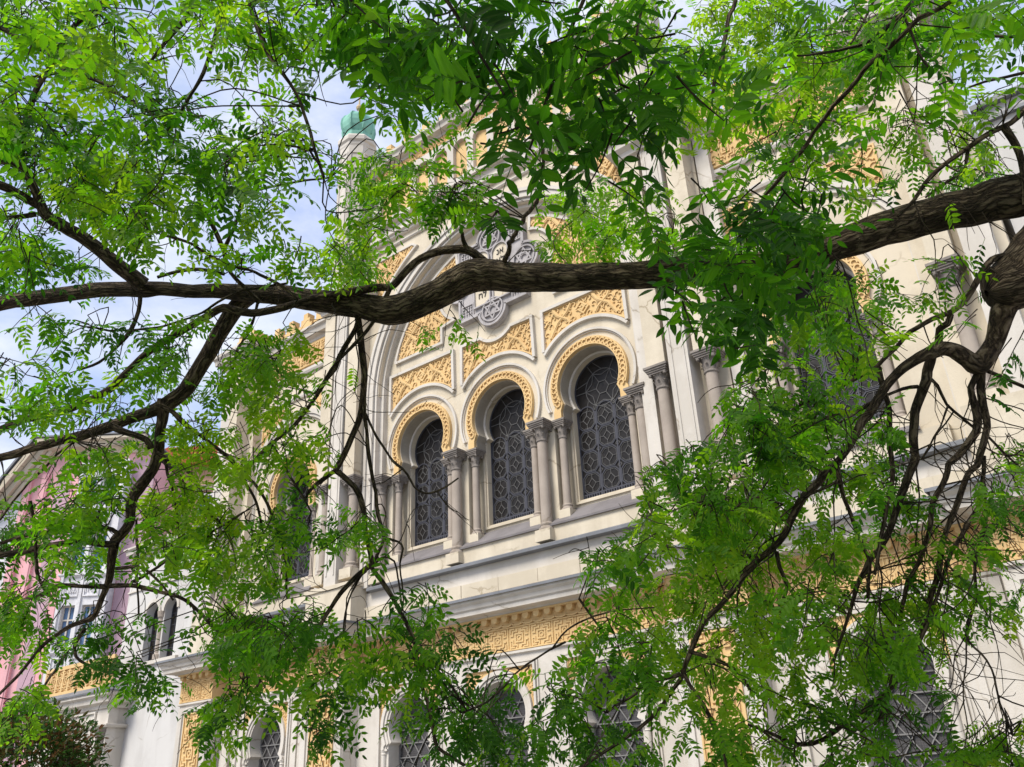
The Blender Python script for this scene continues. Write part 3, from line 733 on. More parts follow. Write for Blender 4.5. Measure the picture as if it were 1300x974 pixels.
# ================================================================== NEIGHBOURING BUILDINGS
ANX = thing('annex_building', (XC, 14, 0), 'plain white rendered annex with twin round arched windows and a low corniced entrance wing', 'annex')
m = MB(); tw = []
for cx in (-15.05, -14.0):
    tw.append([(cx-.36,4.26),(cx+.36,4.26),(cx+.36,5.72)] + arc(cx,5.72,.36,0,180,14)[1:-1] + [(cx-.36,5.72)])
m.prism([(-16.75,-1.7),(-10.52,-1.7),(-10.52,8.1),(-16.75,8.1)], .6, .95, tw); m.box(-16.74,-10.52,.97,9,-1.7,8.0)
m.build('wall', M['rwhite'], ANX)
m = MB(); m.sweep([(-16.75,.97),(-16.75,.6),(-10.55,.6)], [(-.1,7.78),(.06,7.78),(.08,7.86),(.2,7.92),(.22,8.04),(.28,8.08),(.28,8.14),(-.1,8.2)])
for z in (6.62,): m.sweep([(-16.75,.6),(-10.55,.6)], [(-.05,z),(.05,z),(.05,z+.05),(-.05,z+.07)])
m.build('cornice', M['white'], ANX)
for k, h in enumerate(tw):
    cx = (-15.05, -14.0)[k]
    m = MB(); m.prism(h, .86, .90); w = m.build('window', M['glass'], ANX)
    m = MB(); m.ribbon(h, .06, .83, .87, True)
    for x in (-.12, .12): m.ribbon([(cx+x,4.3),(cx+x,5.95)], .02, .84, .87)
    for z in (4.6,4.95,5.3,5.65): m.ribbon([(cx-.35,z),(cx+.35,z)], .016, .842, .87)
    m.build('frame', M['lead'], w)
    m = MB(); A = arc(cx,5.72,.47,0,180,20); B_ = arc(cx,5.72,.37,0,180,20); m.band(A, B_, .55, .61); m.build('arch_moulding', M['white'], ANX)
m = MB(); m.box(-15.7,-13.3,.50,.61,4.14,4.25); m.build('window_sill', M['white'], ANX)
m = MB(); m.lathe(-14.525, .62, [(.14,4.26),(.14,4.4),(.09,4.45),(.085,5.5),(.13,5.55),(.16,5.72)], 14); m.build('column', M['stone'], ANX)
# low entrance wing projecting to the left
m = MB(); pa = [(-18.72,-1.7),(-17.42,-1.7),(-17.42,1.60)] + arc(-18.07,1.60,.65,0,180,18)[1:-1] + [(-18.72,1.60)]
m.prism([(-20.4,-1.7),(-15.75,-1.7),(-15.75,3.0),(-20.4,3.0)], 0, .3, [pa]); m.box(-20.35,-15.78,.31,4,-1.7,3.3)
m.box(-17.08,-16.98,-.05,.01,-1.7,2.0); m.box(-16.72,-16.60,-.06,.01,-1.7,2.36)
m.box(-17.02,-16.70,-.03,.01,1.98,2.06)
m.build('entrance_wing', M['white'], ANX)
m = MB(); m.band(arc(-18.07,1.60,.83,0,180,24), arc(-18.07,1.60,.66,0,180,24), -.07, .01); m.ribbon([(-19.9,2.88),(-16.5,2.88),(-16.5,2.60),(-19.9,2.60)], .05, -.06, .01, True)
m.build('arch_moulding', M['white'], ANX)
m = MB(); m.prism(pa, .2, .23); w = m.build('door', M['drape'], ANX); m = MB(); m.ribbon(pa, .08, .14, .21, True); m.ribbon([(-18.07,-1.6),(-18.07,2.2)], .05, .15, .21); m.build('frame', M['lead'], w)
WP = [(-20.45,.3),(-20.45,0),(-15.72,0),(-15.72,.6)]
m = MB(); m.sweep(WP, [(-.05,2.40),(.06,2.40),(.10,2.46),(.10,2.5),(-.05,2.52)]); m.sweep(WP, [(-.05,2.96),(.05,2.96),(.07,3.06),(.2,3.12),(.22,3.26),(.32,3.32),(.32,3.42),(-.05,3.46)]); m.build('cornice', M['white'], ANX)
m = MB(); m.sweep(WP, [(-.05,3.47),(.35,3.43),(.36,3.40),(.37,3.45),(.1,3.62),(-.05,3.62)]); m.build('cornice_capping', M['metal'], ANX)
m = MB(); m.lathe(-15.95, -.06, [(.19,1.85),(.13,1.9),(.14,1.95),(.12,2.0),(.15,2.2),(.2,2.3),(.22,2.4)], 14); m.build('capital', M['capital'], ANX)
m = MB(); m.lathe(-15.95, -.06, [(.14,-1.7),(.12,1.9)], 14); m.build('column', M['stone'], ANX)
m = MB(); m.box(-20.3,-15.8,-.06,.0,3.6,3.72); m.box(-20.3,-15.8,-.06,.0,4.42,4.54)
for k in range(11): tile_motif(m, -20.05+k*.405, 4.07, .42, .68, -.0, .05); 
for k in range(12): m.box(-20.28+k*.405, -20.20+k*.405, -.055, -.002, 3.72, 4.42)
m.box(-20.29,-15.81,.0,.03,3.62,4.5)
m.build('balustrade', M['orange'], ANX)

WING = thing('side_building', (XC, 14, 0), 'plain white side wall with a thin dark coping at the right end of the synagogue', 'building')
m = MB(); m.box(10.56,24,.02,12,-1.7,10.2); m.build('wall', M['rwhite'], WING)
m = MB(); m.box(10.55,24.1,-.1,12,10.2,10.3); m.box(10.56,24,-.06,.02,9.9,9.97); m.build('coping', M['metal'], WING)
m = MB(); m.box(10.56,24,-.06,.02,2.4,2.6); m.box(10.56,24,-.1,.02,4.4,4.55); m.build('string_course', M['white'], WING)

# pink and stucco house: faces the camera across the side street
YAW = -.657205557
def fronto(D): 
    n = (math.sin(YAW), math.cos(YAW)); return (n[0]*D, n[1]*D, 0)
PK = thing('pink_house', fronto(36), 'tall pink plastered house with pink pilasters and a white stucco window bay', 'house', rz=-YAW)
m = MB(); m.prism([(-23.2,-1.7),(-16.55,-1.7),(-16.55,14.75),(-21.55,14.75),(-23.2,12.2)], 0, 10); m.build('wall', M['pink'], PK)
m = MB()
for a, b in ((-21.95,-21.62),(-21.2,-20.9),(-19.75,-19.45)): m.box(a, b, -.14, .01, -1.7, 13.9); m.box(a+.06, b-.06, -.18, -.13, -1.7, 13.8)
m.build('pilaster', M['pink'], PK)
m = MB(); m.box(-22.6,-21.97,-.1,.01,-1.7,13.3); m.box(-23.15,-22.62,-.05,.01,-1.7,11.9); m.build('corner_strip', M['stucco'], PK)
m = MB(); m.box(-20.55,-19.9,-.02,.012,-1.7,13.8); m.box(-17.15,-16.2,-.05,.012,-1.7,14.4); m.build('wall_panel', M['mauve'], PK)
BAY = [(11.2,1.35),(12.9,.0)]
wins = []
for z0, z1 in ((9.35,11.0),(12.2,13.5),(6.2,7.9),(3.2,4.9)):
    for a, b in ((-19.05,-18.5),(-18.2,-17.65)): wins.append((a, b, z0, z1))
m = MB(); m.prism([(-19.28,-1.7),(-17.2,-1.7),(-17.2,14.3),(-19.28,14.3)], -.5, .005, [[(a,z0),(b,z0),(b,z1),(a,z1)] for a, b, z0, z1 in wins]); m.build('window_bay', M['stucco'], PK)
m = MB(); r = random.Random(3)
for z in (9.2, 12.05, 6.05, 3.05): m.sweep([(-19.28,0),(-19.28,-.5),(-17.2,-.5),(-17.2,0)], [(-.05,z-.14),(.05,z-.14),(.12,z-.06),(.12,z),(-.05,z+.02)])
for zc in (8.55, 11.6, 5.5):
    for cx in (-18.78, -17.92):
        m.ribbon([(cx-.3,zc-.28),(cx+.3,zc-.28),(cx+.3,zc+.28),(cx-.3,zc+.28)], .05, -.56, -.49, True)
        for k in range(5):
            t0 = r.random()*6; m.ribbon([(cx-.2+.1*k+.06*math.cos(t0+.5*i)*(.3+.08*i), zc+.13*math.sin(t0+.5*i)) for i in range(9)], .03, -.545, -.49)
for x in (-19.2,-18.35,-17.28): m.box(x-.06, x+.06, -.58, -.49, -1.7, 14.2)
m.build('stucco_ornament', M['stucco'], PK)
for a, b, z0, z1 in wins:
    m = MB(); m.box(a-.01, b+.01, -.30, -.27, z0-.01, z1+.01); w = m.build('window', M['pane'], PK)
    m = MB(); c = (a+b)/2; m.ribbon([(a,z0),(b,z0),(b,z1),(a,z1)], .12, -.36, -.29, True); m.ribbon([(c,z0),(c,z1)], .06, -.355, -.29); m.ribbon([(a,z0+(z1-z0)*.66),(b,z0+(z1-z0)*.66)], .06, -.352, -.29); m.build('frame', M['white'], w)
m = MB(); g0, g1 = (-23.0,12.5), (-21.35,15.25)
for o, w, y in ((0,.22,-.75),(.26,.22,-.5),(.5,.16,-.3)): m.ribbon([(g0[0]+o*.86,g0[1]-o*.5),(g1[0]+o*.86,g1[1]-o*.5)], w, y, .3)
m.sweep([(-21.5,0),(-16.55,0)], [(-.1,14.76),(.1,14.76),(.15,14.9),(.5,15.0),(.55,15.2),(.75,15.25),(.75,15.38),(-.1,15.4)]); m.prism([(-22.9,12.4),(-21,12.4),(-21,14.75),(-21.5,14.75)], .02, .3)
m.build('gable_cornice', M['cream'], PK)
m = MB(); m.prism([(-23.25,12.45),(-21.5,15.42),(-16.55,15.42),(-16.55,15.49),(-21.56,15.49),(-23.32,12.5)], -.8, 9); m.build('roof_edge', M['metal'], PK)

PE = thing('peach_house', fronto(40), 'peach plastered house with a red tile roof, glimpsed between the pink house and the synagogue', 'house', rz=-YAW)
m = MB(); m.box(-19,-12.5,0,8,-1.7,15.6); m.build('wall', M['peach'], PE)
m = MB(); m.box(-18.2,-17.4,-.12,.01,-1.7,15.0); m.box(-17.3,-15.0,-.1,.012,14.2,14.5); m.box(-17.2,-15.2,-.06,.012,12.2,12.5); m.build('stone_trim', M['stone'], PE)
for a, b, z0, z1 in ((-17.0,-16.3,12.9,14.0),(-15.6,-14.9,12.9,14.0),(-17.0,-16.3,9.5,11.2)):
    m = MB(); m.box(a, b, -.03, .0, z0, z1); w = m.build('window', M['pane'], PE)
    m = MB(); c = (a+b)/2; m.ribbon([(a,z0),(b,z0),(b,z1),(a,z1)], .12, -.09, .01, True); m.ribbon([(c,z0),(c,z1)], .07, -.085, .01); m.ribbon([(a,z0+(z1-z0)*.6),(b,z0+(z1-z0)*.6)], .07, -.083, .01); m.build('frame', M['stucco'], w)
m = MB()
m.add([(-19.3,-.5,15.5),(-12.2,-.5,15.5),(-12.2,4,18.2),(-19.3,4,18.2),(-19.3,8.5,15.5),(-12.2,8.5,15.5)], [(0,1,2,3),(3,2,5,4),(0,3,4),(1,5,2),(0,4,5,1)])
for k in range(45): 
    x = -19.25+k*.158; m.add([(x,-.52,15.5),(x+.08,-.52,15.5),(x+.08,3.98,18.23),(x,3.98,18.23),(x+.04,-.54,15.57),(x+.04,3.96,18.29)], [(0,4,5,3),(4,1,2,5),(0,1,4)])
m.build('roof', M['tile'], PE)

# ground
m = MB(0); m.add([(-500,-500,0),(500,-500,0),(500,500,0),(-500,500,0)], [(0,1,2,3)])
tag(m.build('ground', M['paving']), kind='structure')

# ================================================================== CAMERA, LIGHT, SKY
FPX = 1086.41
Rv = np.array([0.77793824, 0.62682405, -0.04363152]); Uv = np.array([0.30307572, -0.31349968, 0.89992392]); Fv = np.array([-0.55041549, 0.71330888, 0.43385854])
CAM = np.array([0, 0, CAMH])
cd = bpy.data.cameras.new('camera'); co = bpy.data.objects.new('camera', cd); COL.objects.link(co); sc.camera = co
cd.sensor_fit = 'HORIZONTAL'; cd.sensor_width = 36; cd.lens = 36*FPX/1300; cd.clip_start = .05; cd.clip_end = 2000
co.matrix_world = Matrix(((Rv[0],Uv[0],-Fv[0],0),(Rv[1],Uv[1],-Fv[1],0),(Rv[2],Uv[2],-Fv[2],CAMH),(0,0,0,1)))
def P3(px, py, d): return CAM + d*(Fv + Rv*((px-650)/FPX) - Uv*((py-487)/FPX))
SUN_EL, SUN_AZ = math.radians(52), math.radians(188)     # azimuth clockwise from +Y (north)
sl = bpy.data.lights.new('sun', 'SUN'); sl.energy = SUN_E; sl.angle = math.radians(24); sl.color = (1, .945, .85)
so = bpy.data.objects.new('sun', sl); COL.objects.link(so)
sd = Vector((math.sin(SUN_AZ)*math.cos(SUN_EL), math.cos(SUN_AZ)*math.cos(SUN_EL), math.sin(SUN_EL)))
so.rotation_euler = sd.to_track_quat('Z', 'Y').to_euler()
w = bpy.data.worlds.new('World'); sc.world = w; w.use_nodes = True
nt = w.node_tree; nt.nodes.clear(); L = nt.links.new
out = nt.nodes.new('ShaderNodeOutputWorld'); bg = nt.nodes.new('ShaderNodeBackground'); bg.inputs['Strength'].default_value = .13
sky = nt.nodes.new('ShaderNodeTexSky'); sky.sky_type = 'NISHITA'; sky.sun_disc = False; sky.sun_elevation = SUN_EL; sky.sun_rotation = SUN_AZ
sky.air_density = 1.0; sky.dust_density = 1.2; sky.ozone_density = 1.5
tc = nt.nodes.new('ShaderNodeTexCoord'); mp = nt.nodes.new('ShaderNodeMapping'); mp.inputs['Scale'].default_value = (1, 1, 1.9)
L(tc.outputs['Generated'], mp.inputs['Vector'])
n1 = N(nt, 'ShaderNodeTexNoise', i_Scale=2.6, i_Detail=9.0, i_Roughness=.62, i_Distortion=.4); L(mp.outputs[0], n1.inputs['Vector'])
cm = ramp(nt, n1.outputs['Fac'], [(.30, (.35,)*3), (.5, (.8,)*3), (.62, (1,)*3)])
n2 = N(nt, 'ShaderNodeTexNoise', i_Scale=6.0, i_Detail=6.0, i_Roughness=.6); L(mp.outputs[0], n2.inputs['Vector'])
cc = ramp(nt, n2.outputs['Fac'], [(.3, CLOUD_LO), (.65, CLOUD_HI)])
sm = nt.nodes.new('ShaderNodeVectorMath'); sm.operation = 'SCALE'; sm.inputs['Scale'].default_value = CLOUD_GAIN; L(cc, sm.inputs[0])
mx = N(nt, 'ShaderNodeMix', data_type='RGBA'); L(cm, mx.inputs[0]); L(sky.outputs[0], mx.inputs[6]); L(sm.outputs[0], mx.inputs[7])
L(mx.outputs[2], bg.inputs[0]); L(bg.outputs[0], out.inputs[0])
sc.view_settings.view_transform = 'Standard'; sc.view_settings.look = 'None'; sc.view_settings.exposure = EXPO; sc.view_settings.gamma = 1
sc.cycles.max_bounces = 10; sc.cycles.transmission_bounces = 6; sc.cycles.diffuse_bounces = 5
sc.cycles.use_denoising = True

# ================================================================== THE TREE
TREE_XY = P3(1500, 250, 4.1)
TREE = thing('street_tree', (float(TREE_XY[0]), float(TREE_XY[1]), 0), 'dark barked tree with a long crooked limb and drooping leafy branches across the whole view', 'tree')
TO = np.array(TREE.location)
def vnoise(n, seed, octs=((1, 1.0), (2, .5), (4, .25))):
    r = np.random.default_rng(seed); return r
def tube_arrays(pts, rad, seg, rough=0.0, seed=0, step=None):
    """smooth tube through 3D points with radii; returns verts, quads, uv(per vertex: around, along)"""
    pts = np.array(pts, float); rad = np.array(rad, float)
    n = len(pts)
    if step is None: step = max(.04, float(np.min(rad))*1.2)
    ext = np.vstack([2*pts[0]-pts[1], pts, 2*pts[-1]-pts[-2]]); er = np.concatenate([[rad[0]], rad, [rad[-1]]])
    P, Rr = [], []
    for i in range(n-1):
        p0, p1, p2, p3 = ext[i:i+4]; r1, r2 = er[i+1], er[i+2]
        k = max(2, int(np.linalg.norm(p2-p1)/step))
        for t in np.linspace(0, 1, k, endpoint=False):
            P.append(.5*((2*p1)+(-p0+p2)*t+(2*p0-5*p1+4*p2-p3)*t*t+(-p0+3*p1-3*p2+p3)*t**3)); Rr.append(r1+(r2-r1)*(3*t*t-2*t**3))
    P.append(pts[-1]); Rr.append(rad[-1]); P = np.array(P); Rr = np.array(Rr)
    if rough > 0 and len(P) > 8:      # crooked growth: small kinks and nodes
        r = np.random.default_rng(seed+5); nk = max(3, int(len(P)*step/max(.03, 7*float(np.mean(Rr)))))
        kx = np.linspace(0, len(P)-1, nk); kd = r.normal(0, 1, (nk, 3)); kd[0] = 0; kd[-1] = 0
        off = np.stack([np.interp(np.arange(len(P)), kx, kd[:, c]) for c in range(3)], -1); P = P + off*Rr[:, None]*KINK
        Rr = Rr*(1+.10*np.interp(np.arange(len(P)), kx, r.normal(0, 1, nk)))
    T = np.gradient(P, axis=0); T /= np.linalg.norm(T, axis=1)[:, None]+1e-9
    S = np.linalg.norm(np.diff(P, axis=0), axis=1); S = np.concatenate([[0], np.cumsum(S)])
    u = np.cross(T[0], [.3, .2, 1]); u /= np.linalg.norm(u); Us = []
    for t in T:
        u = u - t*np.dot(u, t); u /= np.linalg.norm(u); Us.append(u)
    Us = np.array(Us); Vs = np.cross(T, Us)
    a = np.arange(seg)*2*PI/seg
    R_ = np.repeat(Rr[:, None], seg, 1)
    if rough > 0:
        r = np.random.default_rng(seed)
        d = np.zeros_like(R_)
        for fa, fl, amp in ((2, 1.3, .5), (3, 2.2, .45), (5, 4.0, .3), (9, 7.0, .28), (14, 12, .26), (22, 20, .26), (34, 34, .22)):
            for _ in range(3):
                ph, ph2 = r.random(2)*6.28; k = max(1, int(fa*(.7+.6*r.random())))
                d += amp*np.sin(k*a[None, :]+ph+1.6*np.sin(S[:, None]*fl*.35+ph2))*np.sin(S[:, None]*fl*(.7+.6*r.random())+ph2)/3
        R_ = R_*(1+rough*d)
    V = P[:, None, :] + R_[:, :, None]*(np.cos(a)[None, :, None]*Us[:, None, :] + np.sin(a)[None, :, None]*Vs[:, None, :])
    m = len(P); i = np.arange(m-1)[:, None]*seg; k = np.arange(seg)[None, :]; k2 = (k+1) % seg
    Q = np.stack([i+k, i+k2, i+seg+k2, i+seg+k], -1).reshape(-1, 4)
    circ = 2*PI*np.mean(Rr)
    ua = np.repeat((np.arange(seg+1)/seg*max(circ, .05))[None, :], m, 0); va = np.repeat(S[:, None], seg+1, 1)
    uq = np.stack([ua[:-1, :-1], ua[:-1, 1:], ua[1:, 1:], ua[1:, :-1]], -1); vq = np.stack([va[:-1, :-1], va[:-1, 1:], va[1:, 1:], va[1:, :-1]], -1)
    UV = np.stack([uq, vq], -1).reshape(-1, 2)
    return V.reshape(-1, 3), Q, UV, P, Rr
def mesh_np(name, V, Q, material, parent, origin, UV=None, smooth=True, tint=None, rib=None):
    me = bpy.data.meshes.new(name); V = np.asarray(V)-origin
    me.vertices.add(len(V)); me.vertices.foreach_set('co', V.astype(np.float32).ravel())
    if isinstance(Q, tuple):   # (flat loops, starts)
        loops, starts = Q
    else: loops, starts = Q.ravel(), np.arange(len(Q))*Q.shape[1]
    me.loops.add(len(loops)); me.loops.foreach_set('vertex_index', loops.astype(np.int32))
    me.polygons.add(len(starts)); me.polygons.foreach_set('loop_start', starts.astype(np.int32))
    me.update(calc_edges=True)
    if UV is not None:
        l = me.uv_layers.new(name='UVMap'); l.data.foreach_set('uv', UV.astype(np.float32).ravel())
    if tint is not None:
        at = me.attributes.new('tint', 'FLOAT', 'POINT'); at.data.foreach_set('value', tint.astype(np.float32))
    if rib is not None:
        at = me.attributes.new('rib', 'FLOAT', 'POINT'); at.data.foreach_set('value', rib.astype(np.float32))
    me.polygons.foreach_set('use_smooth', np.full(len(starts), smooth))
    me.materials.append(material); me.validate()
    o = bpy.data.objects.new(name, me); COL.objects.link(o)
    if parent: o.parent = parent
    return o
KINK = .42
class Wood:
    def __init__(s): s.V, s.Q, s.UV, s.n = [], [], [], 0
    def add(s, pts, rad, seg, rough=0, seed=0, step=None):
        V, Q, UV, P, R = tube_arrays(pts, rad, seg, rough, seed, step)
        s.V.append(V); s.Q.append(Q+s.n); s.UV.append(UV); s.n += len(V); return P, R
    def build(s, name, parent=None, origin=None): return mesh_np(name, np.vstack(s.V), np.vstack(s.Q), M['bark'], parent or TREE, TO if origin is None else origin, np.vstack(s.UV))
# limbs: (pixel x, pixel y, pixel radius) along the limb, and its distance at both ends
LIMBS = {
 'main': ([(1500,215,46),(1420,232,36),(1340,254,30),(1300,266,28.5),(1268,270,27),(1240,277,24.5),(1212,280,23.5),(1180,287,22),(1150,294,22.5),(1120,299,21.5),(1090,308,21),(1060,315,20),(1000,335,19.5),(920,350,18.5),(880,352,17.5),(840,355,17),(800,357,16.5),(760,357,17),(725,358,17.5),(690,356,18),(655,355,18.5),(630,351,19),(608,350,20.5),(597,352,20.5),(580,360,19.5),(560,372,18),(545,379,18),(520,389,18.5),(500,393,18),(486,392,16.5),(462,387,15),(440,384,14.3),(415,380,13.2),(390,377,12.5),(360,371,12),(330,368,11.2),(300,365,10.8),(270,362,9.8),(235,362,9.4),(200,361,9.4),(178,363,10.5),(150,365,9.4),(120,368,9),(90,374,8.8),(60,380,8.6),(30,386,8.8),(0,391,8.4),(-90,408,7)], 4.1, 5.4),
 'elbow': ([(1310,345,17),(1290,360,17),(1276,376,16.5),(1269,390,15),(1266,405,14),(1263,421,13.5),(1257,438,13),(1250,452,14),(1243,462,13),(1231,455,11),(1218,447,10.5),(1209,443,9.5),(1198,441,9),(1187,443,9.2),(1171,450,7.4),(1160,457,6.8),(1148,466,6.6),(1136,479,6.2),(1126,491,6.2),(1118,504,6),(1110,517,5.8),(1102,529,5.6),(1093,538,5.8),(1086,551,5.4),(1079,563,5.4),(1066,583,5),(1052,598,5.2),(1034,617,5),(1017,632,5),(1005,652,4.6),(994,677,4.6),(978,697,4.4),(964,711,4.4),(948,732,4.1),(933,750,4.1),(914,770,3.8),(895,788,3.8),(885,806,3.5),(875,827,3.5),(868,842,3.3),(863,856,3.4),(850,876,2.9),(833,902,2.7),(815,920,2.6),(790,940,2.3),(766,956,2.1),(725,985,1.8),(690,1010,1.5)], 4.2, 3.7),
 'upper': ([(182,362,10),(168,350,9.5),(150,336,9),(135,322,8.8),(120,310,8.6),(103,298,8.4),(90,291,8.4),(77,283,8.2),(64,275,7.6),(56,268,7.4),(51,258,6.8),(44,242,5.8),(38,229,5.6),(30,216,5.2),(23,208,5),(0,203,4.6),(-60,190,4)], 5.1, 4.6),
 'lower': ([(326,370,9.5),(312,379,10.5),(303,388,10.3),(295,398,10),(283,418,9.6),(270,440,9.6),(256,459,9.3),(240,480,9.6),(228,494,9.2),(215,505,9.8),(205,513,9.8),(192,520,8.2),(180,525,7.8),(160,533,7.4),(140,541,7.4),(120,547,6.6),(100,553,6.8),(80,557,5.9),(60,563,6),(40,568,5.6),(20,575,5.6),(0,580,5),(-70,598,4.4)], 5.2, 4.9),
 'down': ([(210,508,8.6),(209,522,7.6),(209,540,7.2),(205,556,6.8),(202,573,6.8),(197,586,7.4),(194,597,7),(187,608,6.8),(179,619,7.4),(172,630,6.6),(169,640,6.6),(168,652,6),(167,664,6.2),(160,676,6),(149,687,6.4),(146,698,5.6),(144,708,5.2),(142,722,4.7),(140,735,4.7),(135,748,4.2),(131,757,3.7),(127,768,3.7),(123,778,3.4),(117,785,3.2),(104,789,2.7),(90,794,2.7),(73,804,2.4),(56,816,2.3),(38,836,2),(20,859,1.9),(-20,900,1.5)], 5.1, 4.8),
 'pendant': ([(1184,446,7),(1181,456,7),(1179,463,6.8),(1175,474,6.7),(1173,485,7),(1169,502,6.7),(1165,518,6.6),(1162,536,6.2),(1159,552,6.2),(1159,566,5.8),(1160,579,6),(1155,600,5.2),(1150,618,5),(1144,635,5.2),(1137,659,4.7),(1129,681,4.8),(1118,698,4.2),(1106,711,4),(1098,727,3.5),(1090,742,3.4),(1083,765,2.8),(1070,800,2.2),(1058,840,1.6)], 4.15, 3.9),
}
def limb3(path, d0, d1):
    L_ = np.concatenate([[0], np.cumsum([math.hypot(b[0]-a[0], b[1]-a[1]) for a, b in zip(path, path[1:])])]); L_ /= L_[-1]
    ds = d0+(d1-d0)*L_
    return [P3(p[0], p[1], d) for p, d in zip(path, ds)], [p[2]*d/FPX for p, d in zip(path, ds)]
LP = {}
for k, (path, d0, d1) in LIMBS.items():
    pts, rad = limb3(path, d0, d1); wd = Wood()
    LP[k] = wd.add(pts, rad, 64 if k == 'main' else (40 if k == 'elbow' else 24), .10, len(k)*7, .012 if k == 'main' else .016)
    if k == 'main':   # knots
        for (px, py, r_) in ((600,340,9),(490,400,6),(700,352,5)):
            d = 4.9; c = P3(px, py, d-.06); wd.add([c, c-Fv*.03+Uv*.02], [r_*d/FPX, r_*.6*d/FPX], 12, .25, px, .01)
    wd.build('limb')
tp = [np.array([TO[0]+.25,TO[1]-.1,-.1]), np.array([TO[0]+.22,TO[1]-.1,.4]), np.array([TO[0]+.2,TO[1]-.05,1.5]), np.array([TO[0]+.1,TO[1],2.8]), P3(1520,300,4.1), P3(1500,215,4.1), P3(1560,60,4.0), P3(1600,-120,3.9), P3(1560,-320,3.7)]
wd = Wood(); wd.add(tp, [.42,.33,.28,.26,.25,.23,.16,.12,.07], 32, .08, 5, .03); wd.add([P3(x, y, 4.15) for x, y in ((1450,215),(1390,262),(1335,318),(1305,345),(1284,359),(1268,366),(1257,370),(1252,372))], [q*4.15/FPX for q in (44,42,38,36,33,29,22,4)], 36, .12, 6, .014); wd.build('trunk')
